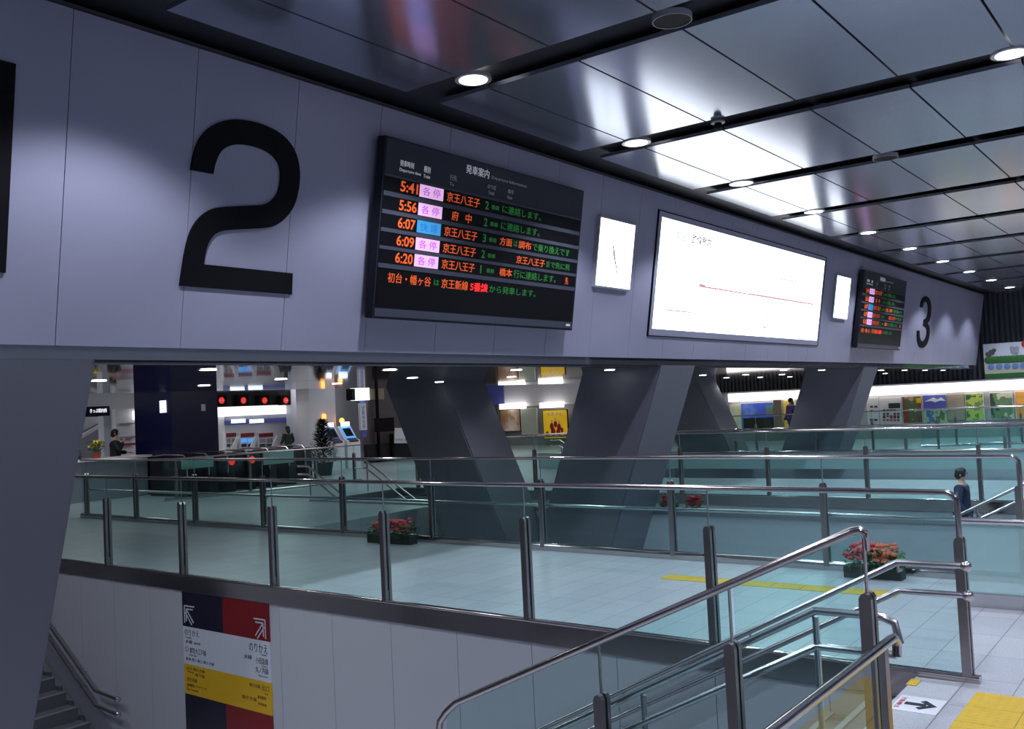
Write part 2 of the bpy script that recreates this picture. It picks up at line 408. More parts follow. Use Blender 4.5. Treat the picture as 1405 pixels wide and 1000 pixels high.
numeral([(2.92,.5),(3.19,.5),(3.185,1.94),(3.0,1.94),(2.9,1.78),(2.62,1.70),(2.62,1.52),(2.92,1.52)],'black number 1 cut off by the left edge of the view')
# ------------------------------------------------------------------ departure board
def fb(mb,u0,u1,s0,s1,o0,o1): return mb.box(u0,u1,s0,s1,o0,o1,FA)
bt=thing('departure_board','black departure board with LED rows, nearer one on the beam right of the 2','departure board',FA(8.4,.36,.05),'departure boards on the beam')
obj('casing',fb(MB(),6.64,10.21,.345,2.125,.05,.15),'bframe',bt); obj('mount',fb(MB(),6.9,9.95,.5,2.0,.0,.05),'num',bt)
obj('header',fb(MB(),6.66,10.18,1.77,2.11,.15,.156),'bface',bt)
obj('base_strip',fb(MB(),6.66,10.18,.37,.45,.15,.158),'bslat',bt); obj('maker_mark',fb(MB(),10.05,10.14,.40,.425,.158,.159),'print',bt)
rows=[(1.595,1.745),(1.405,1.555),(1.22,1.37),(1.035,1.185),(.85,1.0)]
rows=[(1.575,1.765),(1.39,1.53),(1.20,1.345),(1.02,1.16),(.86,.975)]
# measured centres of the LED rows
cy=[1.675,1.488,1.312,1.135,.965]; RH=.135
panel=MB()
for c in cy: fb(panel,6.66,10.18,c-RH/2-.005,c+RH/2+.005,.15,.153)
fb(panel,6.66,10.18,.46,.85,.15,.153)
obj('display_row',panel,'led',bt)
sl=MB()
for a,b in ((1.745,1.765),(1.555,1.6),(1.38,1.42),(1.205,1.243),(1.033,1.067),(.85,.895)): fb(sl,6.66,10.18,a,b,.15,.160)
obj('divider',sl,'bslat',bt)
O=.1535
def tx(s,u0,u1,w0,w1,m,name='lettering',o=O): obj(name,text_mb(s,FA,u0,u1,w0,w1,o,.002,bold=(.018 if s[0].isdigit() and len(s)<5 else .004) if m in ('Eor','Egr','Ered') else 0),m,bt)
times=['5:41','5:56','6:07','6:09','6:20']; kinds=['各 停','各 停','快 速','各 停','各 停']
dest=['京王八王子','府  中','京王八王子','京王八王子','京王八王子']
for i,c in enumerate(cy):
    tx(times[i],6.895,7.15,c-.05,c+.055,'Eor')
    blk=MB(); fb(blk,7.175,7.54,c-.062,c+.064,.153,.156); obj('train_type_panel',blk,'Ebl' if i==2 else 'Epk',bt)
    tx(kinds[i],7.22,7.49,c-.04,c+.045,'Edb' if i==2 else 'Epu',o=.157)
    if i==1: tx('府',7.70,7.81,c-.048,c+.052,'Eor'); tx('中',7.93,8.03,c-.048,c+.052,'Eor')
    else: tx(dest[i],7.60,8.15,c-.048,c+.052,'Eor')
tr=['2','2','3','2','1']
for i,c in enumerate(cy):
    tx(tr[i],8.25,8.27 if tr[i]=='1' else 8.31,c-.045,c+.045,'Egr'); tx('番線',8.36,8.50,c-.03,c+.02,'Egr')
for i in (0,1): tx('に連絡します。',8.56,9.32,cy[i]-.045,cy[i]+.045,'Egr')
tx('方面',8.56,8.79,cy[2]-.045,cy[2]+.045,'Eor'); tx('は',8.82,8.90,cy[2]-.035,cy[2]+.035,'Egr'); tx('調布',8.92,9.17,cy[2]-.045,cy[2]+.045,'Eor'); tx('で乗り換えです',9.20,10.0,cy[2]-.045,cy[2]+.045,'Egr')
tx('京王八王子',8.90,9.48,cy[3]-.045,cy[3]+.045,'Eor'); tx('まで先に到',9.51,10.02,cy[3]-.04,cy[3]+.04,'Egr')
tx('橋本',8.60,8.84,cy[4]-.045,cy[4]+.045,'Eor'); tx('行に連絡します。',8.87,9.74,cy[4]-.045,cy[4]+.045,'Egr'); tx('先',9.95,10.02,cy[4]-.045,cy[4]+.045,'Eor')
c=.762
tx('初台・幡ヶ谷',6.81,7.45,c-.05,c+.05,'Eor'); tx('は',7.50,7.58,c-.03,c+.03,'Egr'); tx('京王新線',7.62,8.06,c-.05,c+.05,'Eor'); tx('5番線',8.10,8.41,c-.05,c+.05,'Ered'); tx('から発車します。',8.44,9.34,c-.045,c+.04,'Egr')
tx('発車案内',7.87,8.27,1.965,2.06,'print',o=.157); tx('Departure Information',8.32,8.98,1.965,2.01,'dimprint',o=.157)
tx('発車時刻',6.86,7.06,1.87,1.93,'print',o=.157); tx('Departure time',6.86,7.17,1.81,1.85,'print',o=.157)
tx('種別',7.21,7.31,1.865,1.93,'print',o=.157); tx('Train',7.21,7.31,1.81,1.845,'print',o=.157)
tx('行先',7.62,7.73,1.85,1.91,'dimprint',o=.157); tx('To',7.62,7.69,1.795,1.83,'dimprint',o=.157)
tx('のりば',8.26,8.41,1.86,1.91,'dimprint',o=.157); tx('Track',8.28,8.39,1.80,1.84,'dimprint',o=.157)
tx('備考',8.63,8.74,1.86,1.91,'dimprint',o=.157); tx('Note',8.63,8.72,1.80,1.84,'dimprint',o=.157)
b2=copy_tree(bt); b2.location.x+=15.36; b2['label']='smaller looking second departure board with LED rows, beside the far number 3'
# ------------------------------------------------------------------ clocks
ct=thing('wall_clock','white lit square clock on the beam between departure board and route map','clock',FA(11.3,.97,.02),'lit clocks on the beam')
obj('casing',fb(MB(),10.81,11.77,.945,1.895,0,.05),'gray',ct)
obj('dial',fb(MB(),10.835,11.745,.97,1.87,.05,.054),'Eclk',ct)
c0=(11.245,1.39)
def hand(p,w):
    d=Vector((p[0]-c0[0],p[1]-c0[1])); n=Vector((-d.y,d.x)).normalized()*w
    return MB().prism([(c0[0]+n.x,c0[1]+n.y),(p[0]+n.x*.5,p[1]+n.y*.5),(p[0]-n.x*.5,p[1]-n.y*.5),(c0[0]-n.x,c0[1]-n.y)],FA,.056,.06)
obj('hour_hand',hand((11.19,1.53),.014),'num',ct); obj('minute_hand',hand((11.36,1.165),.010),'num',ct)
c2=copy_tree(ct); c2.location.x+=9.66; c2['label']='narrow looking lit clock between route map and second departure board'
# ------------------------------------------------------------------ route map light box
mt=thing('route_map','large glowing white route map light box set in the leaning beam','light box',FA(16.1,.33,0))
mb=MB()
for a in ((12.45,19.80,.33,.345),(12.45,19.80,2.18,2.195),(12.45,12.475,.33,2.195),(19.775,19.80,.33,2.195)): fb(mb,*a,0,.02)
obj('frame',mb,'num',mt)
mb=MB()
for a in ((12.475,19.775,.345,.445),(12.475,19.775,2.10,2.18),(12.475,12.57,.445,2.10),(19.72,19.775,.445,2.10)): fb(mb,*a,0,.015)
obj('bezel',mb,'fascia',mt)
obj('lit_panel',fb(MB(),12.57,19.72,.445,2.10,.0,.012),'Emap',mt)
def mx(s,a,b,c,d,m): obj('lettering',text_mb(s,FA,a,b,c,d,.0125,.001,bold=.02),m,mt)
mx('京王',13.05,13.42,1.82,1.95,'mpb'); mx('路線案内',13.6,14.3,1.81,1.97,'mpk'); 
ml=MB()
for a,b,c,d in ((14.0,16.0,1.165,1.19),(16.0,19.3,1.165,1.195)): fb(ml,a,b,c,d,.0125,.0135)
fb(ml,12.95,13.8,.735,.755,.0125,.0135); fb(ml,14.0,14.2,1.18,1.215,.0125,.0135)
for k in range(26): 
    u=14.2+k*.2; fb(ml,u,u+.03,1.14,1.21,.0125,.0135)
obj('red_line',ml,'mpr',mt)
ml=MB()
for k in range(18):
    u=14.1+k*.29; fb(ml,u,u+.022,1.24,1.24+random.uniform(.1,.35),.0125,.0133)
    u=14.0+k*.30; fb(ml,u,u+.022,1.1-random.uniform(.1,.3),1.1,.0125,.0133)
fb(ml,17.3,18.4,1.55,1.57,.0125,.0133); fb(ml,18.4,18.41,1.3,1.56,.0125,.0133)
obj('grey_line',ml,'mpg',mt)
mx('のりかえ案内 京王線 井の頭線',14.4,16.1,.585,.64,'mpg'); mx('本線',12.9,13.2,.77,.82,'mpg'); mx('高尾線 相模原線',13.2,13.85,.77,.82,'mpg')
for k,mm in enumerate(('mpb','mpg','mpg','mpy','mpk')):
    obj('colour_key',fb(MB(),16.8,16.93,.86-k*.065,.88-k*.065,.0125,.0135),mm,mt)
# ------------------------------------------------------------------ ceiling fixtures
ordn=['first','second','third','fourth','fifth','sixth','seventh','eighth','ninth','tenth']
def downlight(x,y,z,r,label,group,lampm='lamp',ringy=True):
    t=thing('ceiling_downlight',label,'ceiling light',(x,y,z-.02),group)
    d_=.012 if r>.12 else .004
    obj('trim_ring',MB().ring((x,y),r*.76,r,z-d_,z+.02),'ringm',t,True)
    obj('lens',MB().disc((x,y),r*.77,z-d_-.003,z+.02),lampm,t)
    return t
def spot(x,y,z,power,size=150,blend=.9,col=(.82,.87,1),r=.08,tgt=None):
    l=bpy.data.lights.new('spot_lamp','SPOT'); l.energy=power; l.spot_size=math.radians(size); l.spot_blend=blend; l.color=col; l.shadow_soft_size=r
    o=bpy.data.objects.new('spot_lamp',l); COL.objects.link(o); o.location=(x,y,z-.06)
    if tgt: o.rotation_euler=(Vector(tgt)-Vector(o.location)).to_track_quat('-Z','Y').to_euler()
    return o
PW=235
near=['beside the top of the departure board','above the gap right of the departure board','above the lit route map left half','above the lit route map right end']
for k in range(-3,10):
    x=6.75+BP*k; y=5.33
    if 0<=k:
        lab=('lit round ceiling downlight in the row along the beam, '+ordn[k]+' counted from the left')
        downlight(x,y,4.9,.17,lab,'downlights along the beam')
    spot(x,y,4.9,PW*1.05,119,.35)
downlight(9.714,1.381,4.9,.17,'bright round downlight at the upper right corner, away from the beam','downlights along the beam')
for k in range(-3,10):
    for y in (1.38,-2.6,-6.6):
        if y<-3 and k%2: continue
        spot(6.75+BP*k,y,4.9,PW*(1 if y>-3 else 1.4),132,.8)
for yy in (9.0,13.5):
    spot(4.3,yy,2.36,110,140,.8)  # fill spots added to brighten the left stairwell, no fixture there
def speaker(x,y,label):
    t=thing('ceiling_speaker',label,'speaker',(x,y,4.88))
    obj('grille',MB().disc((x,y),.15,4.885,4.93),'num',t); obj('rim',MB().ring((x,y),.15,.158,4.882,4.93),'gray',t)
speaker(6.80,3.33,'dark round ceiling speaker at the top of the view in the black slot')
speaker(12.89,3.37,'small dark round speaker in a ceiling slot right of the sprinkler')
t=thing('ceiling_camera','small black dome camera hanging below the ceiling slot','camera',(9.664,4.254,4.8))
obj('dome',MB().ball((9.664,4.254,4.84),  .045,n=14,rings=8),'num',t,True); obj('flange',MB().disc((9.664,4.254),.075,4.868,4.885),'gray',t)
# low ceiling lights
lowpos=[]
n=0
for j,y in enumerate((7.6,9.5,11.1)):
    rowname=('front','middle','back')[j]; n=0
    for k in range(0,13):
        x=5.42+2.42*k
        if 12.6<x<14.5 and y<9: x+=.0
        downlight(x,y,2.37,.10,'small lit downlight in the low mirror ceiling, '+rowname+' row, number '+str(k+1)+' from the left' if False else 'small lit downlight in the low mirror ceiling, '+rowname+' row, '+(ordn+['eleventh','twelfth','thirteenth'])[k]+' from the left','low ceiling downlights','lamplow')
        if (k+j)%2==0: spot(x,y,2.37,38,150,.7,(.9,.97,1),.06)
def area(loc,sx,sy,power,col=(1,.97,.95),rot=(0,0,0),name='panel_lamp'):
    l=bpy.data.lights.new(name,'AREA'); l.shape='RECTANGLE'; l.size=sx; l.size_y=sy; l.energy=power; l.color=col
    o=bpy.data.objects.new(name,l); COL.objects.link(o); o.location=loc; o.rotation_euler=rot; return o
for x in (12,18,24,30):
    for y in (17,22,27):
        area((x,y,3.3),1.4,1.4,38)
# ------------------------------------------------------------------ glass railings
def tubearc(p,q,r_,a): pass
def railing(name,label,P,Q,posts,H=1.2,ph=.92,curb=0,glass='glass',side=1,handrail=None,ends=(None,None),toprail='rail',group=None,prad=.02,zb=.04,pb=None):
    """straight level glass railing from P to Q (xy), posts at distances along it"""
    P=Vector((P[0],P[1],0)); Q=Vector((Q[0],Q[1],0)); d=(Q-P); L=d.length; d.normalize(); n=Vector((-d.y,d.x,0))*side
    t=thing(name,label,'railing',tuple((P+Q)/2),group)
    def fr(a,b,z): v=P+d*a+n*b; return (v.x,v.y,z)
    cuts=sorted(posts); cuts=[c for c in cuts if .02<c<L-.02]
    st=[0]+cuts+[L]
    for i in range(len(st)-1):
        obj('glass_panel',MB().box(st[i]+.006,st[i+1]-.006,-.006,.006,zb,H-.015,fr),glass,t)
    for c in posts:
        w=.028
        out=[(c-w,zb-.0),(c+w,zb),(c+w,ph-.03),(c+w*.6,ph-.008),(c,ph),(c-w*.6,ph-.008),(c-w,ph-.03)]
        p=MB().prism(out,lambda a,z,b:fr(a,b,z),.012,.045); p.prism(out,lambda a,z,b:fr(a,b,z),-.045,-.012)
        p.box(c-w*.7,c+w*.7,-.012,.012,zb,zb+.1,fr)
        po=obj('post',p,'post',t)
        obj('rod',MB().tube([fr(c,0,ph-.03),fr(c,0,H)],.007,8),'steel',po,True)
    pts=[fr(0,0,H),fr(L,0,H)]
    if ends[0]=='drop': 
        pts=[fr(0,0,ph-.05),fr(0,0,H-.07)]+[fr(.07-.07*math.cos(a),0,H-.07+.07*math.sin(a)) for a in (PI/8,PI/4,3*PI/8)]+[fr(.07,0,H)]+pts[1:]
    if ends[1]=='drop':
        pts=pts[:-1]+[fr(L-.07,0,H)]+[fr(L-.07+.07*math.sin(a),0,H-.07+.07*math.cos(a)) for a in (PI/8,PI/4,3*PI/8)]+[fr(L,0,H-.07),fr(L,0,ph-.05)]
    obj('top_rail',MB().tube(pts,prad,12),toprail,t,True)
    if curb: obj('base_rail',MB().box(0,L,-.04,.04,0,curb-.02,fr).tube([fr(0,0,curb-.02),fr(L,0,curb-.02)],.04,12),'rail',t,True)
    if handrail:
        z,off=handrail
        obj('handrail',MB().tube([fr(.02,off,z),fr(L-.02,off,z)],.021,12),'steel',t,True)
        br=MB()
        for c in posts: br.tube([fr(c,.02*(1 if off>0 else -1),z-.05),fr(c,off,z-.045),fr(c,off,z-.02)],.008,6)
        obj('handrail_bracket',br,'steel',t)
    return t
XN=6.635
railing('glass_railing','nearest long glass railing along the stairwell, above the transfer sign wall',(XN-.02,1.43),(XN-.02+.446,YW),[0.0]+[1.77*k for k in range(1,9)],ends=('drop',None),zb=.04)
railing('glass_railing','glass railing across the walkway behind the two flower planters',(10.02,1.60),(10.50,19.2),[0.02,1.89,3.72,5.63,7.6,9.5,11.5,13.5,15.5,17.4],H=1.19,curb=.075,handrail=(.57,-.09),ends=('drop',None),side=1)
railing('glass_railing','third glass railing back, on the steel edged stairwell behind the red planter',(16.45,1.43),(16.45+.446,YW),[0.0]+[1.77*k for k in range(1,9)],ends=('drop',None))
t=railing('glass_railing','far glass railing with pale kick panel in front of the far columns',(22.9,1.5),(22.9,YW),[.5,2.4,4.45,6.52,8.6,10.6,12.6],H=1.0,ph=.72,zb=.44)
obj('kick_panel',MB().box(22.87,22.93,1.5,YW,0,.40),'kick',t); obj('kick_cap',MB().tube([(22.86,1.5,.42),(22.86,YW,.42)],.035,10),'rail',t,True)
railing('glass_railing','most distant glass railing before the poster wall',(28.8,0.2),(28.8,14),[1+1.8*k for k in range(0,8)],H=1.2,curb=.06)
railing('glass_railing','distant slanting glass railing at the right beside the poster wall',(31.0,7.6),(33.5,1.0),[1.0,2.8,4.6,6.2],H=1.15,curb=.06)
railing('glass_railing','distant glass railing in front of the dark ticket gates',(13.2,20.4),(18.6,19.3),[.3,2.2,4.1,5.3],H=1.0,ph=.8,curb=.05)
# low railing at right edge
t=thing('glass_barrier','low glass barrier with steel kerb standing at the right edge of the view','railing',(8.84,.2,0))
obj('kerb',MB().box(8.82,8.90,-1.5,1.93,0,.115),'steel',t); obj('glass_panel',MB().box(8.854,8.866,-1.5,1.92,.115,.70),'glassh',t)
obj('top_rail',MB().tube([(8.86,-1.5,.72),(8.86,1.93,.72)],.028,12),'steel',t,True)
# near stair balustrade (sloping)
def balustrade(X,label,yshift=0,sl=.462,full=True):
    y0=1.476; z0=1.2
    t=thing('stair_balustrade',label,'balustrade',(X,2.6,-.6))
    def top(y): return z0-sl*(y-y0-.03) if y>y0+.03 else z0
    Ye=4.30
    # sloping glass
    ys_=[y0+.01,2.19,3.05,4.28]
    for i in range(3):
        a,b=ys_[i]+.01,ys_[i+1]-.01
        mb=MB(); out=[(a,top(a)-1.35 if i else top(a)-1.16),(b,top(b)-1.35),(b,top(b)-.02),(a,top(a)-.02)]
        mb.prism(out,lambda y,z,o:(X+o,y,z),-.006,.006); obj('glass_panel',mb,'glass',t)
    pts=[(X,y0-.015,z0-.10),(X,y0-.015,z0-.05),(X,y0-.008,z0-.015),(X,y0+.015,z0),(X,y0+.06,z0-.012)]
    pts+=[(X,Ye-.12,top(Ye-.12)),(X,Ye-.03,top(Ye)-.02),(X,Ye+.03,top(Ye)-.09),(X,Ye+.05,top(Ye)-.2),(X,Ye+.05,top(Ye)-.6)]
    obj('top_rail',MB().tube(pts,[.011,.014]+[.023]*(len(pts)-2),12),'rail',t,True)
    for y in (y0,2.205,3.05):
        h=top(y)-.30; zb_=-.05 if y<1.7 else top(y)-1.5
        w=.03
        out=[(y-w,zb_),(y+w,zb_),(y+w,h-.03),(y+w*.6,h-.008),(y,h),(y-w*.6,h-.008),(y-w,h-.03)]
        p=MB().prism(out,lambda a,z,o:(X+o,a,z),.012,.047).prism(out,lambda a,z,o:(X+o,a,z),-.047,-.012)
        po=obj('post',p,'post',t)
        obj('rod',MB().tube([(X,y,h-.03),(X,y,top(y))],.009,8),'steel',po,True)
    return t
balustrade(4.80,'sloping glass stair balustrade in the right foreground with rounded pinkish rail')
# stair handrails
def stair_rails(xr,xl,labels,far=False):
    # right side pair on the wall/railing post, left side pair with own posts
    for (x,side,lab) in ((xr,1,labels[0]),(xl,-1,labels[1])):
        if lab is None: continue
        t=thing('stair_handrail',lab,'handrail',(x,3,-1))
        for z in (.745,.56):
            yk=1.80; ye=6.2; 
            pts=[(x,1.40,z),(x,yk,z),(x,ye,z-.527*(ye-yk)),(x,ye+.3,z-.527*(ye-yk))]
            if side<0 and z>.7: pts=[(x,1.78,z-.28),(x,1.77,z-.04),(x,1.80,z)]+pts[2:]; pts=[(x,1.80,z)]+pts[3:]
            obj('rail_tube',MB().tube(pts,.021,12),'steel',t,True)
            if side>0: obj('end_cap',MB().ball((x,1.385,z),.036,n=12,rings=8),'steel',t,True)
        if side<0:
            obj('upper_return',MB().tube([(x,1.80,.745),(x,1.46,.745),(x,1.40,.72),(x,1.38,.62)],.021,12),'steel',t,True)
        for k,y in enumerate((1.80,2.86,3.95,5.05)):
            zt=.745-.527*(y-1.80)
            if side<0: obj('post',MB().tube([(x,y,zt-1.0),(x,y,zt-.03)],.018,10),'steel',t,True)
            else: obj('bracket',MB().tube([(x,y,zt-.02),(x,y,zt-.06),(x+.09,y,zt-.06)],.009,8),'steel',t,True)
stair_rails(XN-.10,4.96,('double steel handrail on the far side of the foreground stairs','double steel handrail with posts seen through the foreground stair glass'))
stair_rails(16.33,14.42,(None,'double steel handrail of the next stairs at the right edge'))
# bracket plates on the near railing end post
t=thing('barrier_handrail','round steel handrail running toward the camera at the bottom right','handrail',(2.5,1.35,0))
obj('rail_tube',MB().tube([(4.79,1.35,.60),(4.80,1.35,.66),(4.76,1.35,.695),(4.70,1.35,.70),(.3,1.35,.74)],.023,12),'rail',t,True)
obj('glass_panel',MB().box(.3,4.70,1.394,1.406,.04,.66),'glass',t)
for x in (4.66,2.9,1.2): obj('post',MB().box(x-.03,x+.03,1.36,1.39,0,.67),'post',t)
# ------------------------------------------------------------------ stairs
def stairs(x0,x1,y0,z0,dirn,n,label):
    t=thing('staircase',label,'stairs',((x0+x1)/2,y0,z0))
    mb=MB(); nb=MB()
    for i in range(n):
        y=y0+.30*i; z=(z0-.16*(i+1)) if dirn<0 else (z0+.16*(i+1))
        zb=-2.4
        mb.box(x0,x1,y,y+.30,zb,z-.012)
        nb.box(x0,x1,(y+.26 if dirn<0 else y-.01),(y+.30 if dirn<0 else y+.035),z-.012,z)
    obj('treads',mb,'step',t); obj('nosing_strips',nb,'nose',t)
    return t
stairs(4.87,6.59,1.74,0,-1,14,'stairs going down behind the foreground glass balustrade')
stairs(14.32,16.40,1.74,0,-1,14,'stairs going down in the next stairwell')
stairs(4.87,6.86,12.20,-2.4,1,13,'dark stairs rising at the bottom left corner beside the wall handrails')
stairs(14.32,16.7,11.80,-2.4,1,14,'stairs rising at the far end of the next stairwell')
for x,lab in ((14.5,'far shining double stair handrail, the left pair near the terminals'),(16.3,'far shining double stair handrail, the right pair beside the V column'),(24.7,'small stair handrail seen low in the V gap beside the yellow poster')):
    t=thing('stair_handrail',lab,'handrail',(x,14.5,-1))
    for dz in (0,-.185):
        obj('rail_tube',MB().tube([(x,17.1,.74+dz),(x,16.75,.74+dz),(x,11.9,.74+dz-.575*4.85),(x,11.5,.74+dz-.575*4.85)],.024,10),'rail',t,True)
    for y in (16.7,15.2,13.6): obj('post',MB().tube([(x,y,.74-.575*(16.75-y)-.95),(x,y,.74-.575*(16.75-y))],.018,8),'steel',t,True)
# wall handrail at lower left
t=thing('stair_handrail','double wall handrail with ball ends at the lower left','handrail',(6.8,12.6,-1.6))
def HS(p): return (6.50+XL(p[1]*1.048)+(p[0]-6.50),p[1]*1.048,1.9+(p[2]-1.9)*1.048)
for dz in (0,-.185):
    obj('rail_tube',MB().tube([HS((6.50,15.2,-.896+.587*2.54+dz)),HS((6.50,11.72,-1.46+dz)),HS((6.50,11.2,-1.49+dz))],.024,12),'rail',t,True)
    obj('end_cap',MB().ball(HS((6.50,11.18,-1.49+dz)),.042,n=12,rings=8),'rail',t,True)
    for y in (12.1,13.1,14.1): 
        z=-1.46+.587*(y-11.72)+dz; obj('bracket',MB().tube([HS((6.5,y,z)),HS((6.5,y,z-.06)),HS((6.61,y,z-.06))],.01,8),'steel',t)
obj('skirting',MB().prism([(11.7,-2.4),(12.1,-2.4),(16.25,-.17),(16.25,-.02),(15.9,-.02),(11.7,-2.25)],lambda a,z,o:(6.575+XL(a)+o,a,z),0,.03),'gray',t)
# ------------------------------------------------------------------ transfer sign
st=thing('transfer_sign','tall black red white and yellow transfer sign on the stairwell wall','sign',(6.58,9.16,-1.9))
KS=1.032
def SG(y,z,o): return (6.60+XL(y*KS)-o,y*KS,1.9+(z-1.9)*KS)
def sg(y0,y1,z0,z1,m,name,o=.012): obj(name,MB().box(y0,y1,z0,z1,0,o,SG),m,st)
YL,YR,YM=9.975,8.335,9.17
sg(YM,YL,-.50,-.10,'sblack','black_panel'); sg(YR,YM,-.50,-.10,'sred','red_panel')
sg(YR,YL,-.935,-.50,'swhite','white_panel'); sg(YR,YL,-1.28,-.935,'syel','yellow_panel')
sg(YM,YL,-1.95,-1.28,'sblack','black_panel'); sg(YR,YM,-1.95,-1.28,'sred','red_panel')
def SGm(u,z,o): return SG(-u,z,o)   # reading direction runs toward -Y
def st_text(s,y0,y1,z0,z1,m='sink'): obj('lettering',text_mb(s,SGm,-y0,-y1,z0,z1,.0125,.001),m,st)
st_text('のりかえ',9.94,9.65,-.60,-.53); st_text('Transfer',9.93,9.80,-.635,-.612)
st_text('JR線',9.93,9.79,-.70,-.65); st_text('Japan Rail',9.76,9.63,-.695,-.66)
st_text('O',9.94,9.87,-.79,-.73,'sinkr'); st_text('都営大江戸線',9.85,9.52,-.80,-.735)
st_text('Oedo Line',9.86,9.7,-.83,-.81); st_text('新宿 西口 東口 南口 方面',9.93,9.37,-.89,-.855)
st_text('のりかえ',8.70,8.375,-.635,-.54); st_text('Transfer',8.50,8.39,-.66,-.64)
st_text('JR線',8.80,8.66,-.735,-.68); st_text('小田急線',8.59,8.375,-.755,-.685); st_text('Odakyu',8.49,8.39,-.785,-.765)
st_text('丸ノ内線',8.60,8.375,-.855,-.785); st_text('Marunouchi',8.55,8.39,-.89,-.87)
st_text('出口',8.50,8.375,-1.035,-.975); st_text('東口方面',8.72,8.53,-1.02,-.98); st_text('Exit',8.45,8.39,-1.07,-1.05)
st_text('新宿駅前',8.58,8.43,-1.13,-1.095); st_text('都庁方面',8.86,8.60,-1.17,-1.13); st_text('甲州街道',8.57,8.43,-1.20,-1.17)
st_text('出口 西口方面',9.92,9.56,-1.0,-.965); st_text('West Exit',9.9,9.78,-1.03,-1.01); st_text('地下街',9.76,9.56,-1.06,-1.02); 
st_text('京王百貨',9.92,9.72,-1.13,-1.085); st_text('新宿駅西口',9.92,9.76,-1.19,-1.155); st_text('バスターミナル',9.74,9.53,-1.185,-1.16); st_text('Bus Terminal',9.92,9.70,-1.235,-1.21)
# arrows
def arrow(yc,zc,s,sy,name='arrow'):
    mb=MB(); w=.016
    def seg(a,b):
        a=Vector(a);b=Vector(b);d=(b-a).normalized();n=Vector((-d.y,d.x))*w/2*1.0
        mb.prism([tuple(a+n),tuple(b+n),tuple(b-n),tuple(a-n)],lambda u,v,o:SG(yc-sy*u*s,zc+v*s,o),.0125,.016)
    for seg_ in (((-.5,.5),(.5,.5)),((.5,.5),(.5,-.5)),((-.35,.32),(.3,.32)),((.32,.32),(.32,-.4)),((-.4,-.42),(.28,.28)),((-.22,-.55),(.42,.12))):
        a,b=seg_; w=.07 ; seg(a,b)
    obj(name,mb,'swhite',st)
arrow(9.83,-.36,.20,-1); arrow(8.50,-.375,.20,1)
# floor sticker
t=thing('floor_arrow_sign','white floor sticker with dark arrow at the top of the stairs','sign',(6.0,1.59,0))
obj('sheet',MB().box(5.843,6.14,1.455,1.715,.0005,.004),'white',t)
def GF(y,x,z): return (x,y,z)
mb=MB()
mb.prism([(1.66,5.965),(1.54,5.965),(1.54,6.015),(1.66,6.015)][::-1],lambda a,b,o:(b,a,o),.0045,.006)
mb.prism([(1.56,5.90),(1.48,5.99),(1.56,6.08),(1.585,6.05),(1.525,5.99),(1.585,5.93)],lambda a,b,o:(b,a,o),.0045,.006)
obj('arrow',mb,'sink',t)
mb=text_mb('左側通行',lambda u,w,o:(5.88+u,1.70-w,o),0,.22,.0,.03,.0045,.001); obj('lettering',mb,'sinkr',t)
# tactile paving
t=thing('tactile_paving','yellow tactile paving strip on the floor at the lower right corner','tactile paving',(5.65,1.05,0))
for i in range(5):
    for j in range(2):
        x0=4.90+.3*i; y0=.745+.3*j; obj('tile',MB().box(x0+.002,x0+.298,y0+.002,y0+.298,.0,.005),'yellow',t)
mb=MB()
for i in range(8): mb.box(8.95,9.2,2.5+.3*i+.003,2.8+.3*i-.003,.0,.004)
tag(obj('tactile_paving',mb,'yellow'),'long yellow tactile strip on the walkway behind the nearest glass railing','tactile paving')
# step edge mark
tag(obj('edge_marker',MB().box(6.36,6.50,1.69,1.75,.0,.006),'yellow'),'small yellow edge marker on the floor at the stair corner','marker')
# ------------------------------------------------------------------ planters
def planter(x,y,L,label,m,m2=None,h=.12,fl=46,W=.16,cat='planter'):
    t=thing('flower_planter',label,cat,(x,y,0),None)
    obj('planter_box',MB().box(x-W/2,x+W/2,y-L/2,y+L/2,0,h*.6),'pot',t)
    lf=MB()
    for i in range(int(520*L)):
        c=Vector((x+random.uniform(-W,W)*.8,y+random.uniform(-L/2,L/2),random.uniform(h*.4,h*.6+.16)))
        a=random.uniform(0,2*PI); e=random.uniform(-.6,.9); s=random.uniform(.03,.055)
        d=Vector((math.cos(a)*math.cos(e),math.sin(a)*math.cos(e),math.sin(e))); n=d.cross(Vector((0,0,1))).normalized()*s*.4; up=n.cross(d).normalized()*.004
        lf.add([c-d*s,c+n,c+d*s,c-n,c+up],[(0,1,4),(1,2,4),(2,3,4),(3,0,4),(0,3,2,1)])
    obj('foliage',lf,'leaf',t)
    for q in range(2 if m2 else 1):
        fm=MB()
        for i in range(fl):
            yy=y+(random.uniform(-L*.42,L*.30) if not m2 else (random.uniform(.0,L*.42) if q else random.uniform(-L*.40,-.02)))
            c=(x+random.uniform(-W,W)*.7,yy,h*.6+random.uniform(.06,.22))
            for k in range(5):
                a=2*PI*k/5; fm.ball((c[0]+.018*math.cos(a),c[1]+.018*math.sin(a),c[2]),.017,n=6,rings=4,jit=.1)
            fm.ball((c[0],c[1],c[2]+.01),.010,n=5,rings=3)
        obj('blossoms',fm,m2 if (q and m2) else m,t)
    return t
planter(9.95,9.75,.85,'planter of pink red flowers beside the railing, left of centre','pink',fl=110,h=.2)
planter(9.80,2.93,.56,'planter of orange and pink flowers by the railing at the right','orange','pink',fl=40,h=.2)
for k,(yy) in enumerate((7.52,7.05)):
    planter(14.22,yy,.32,('red flower box on the steel edge, right of the pair' if k else 'red flower box on the steel edge, left of the pair at the column foot'),'redf',fl=40,h=.05,W=.08)
for o in list(bpy.data.objects):
    if o.name.startswith('flower_planter') and o.location.x>14: o.location.z=.036
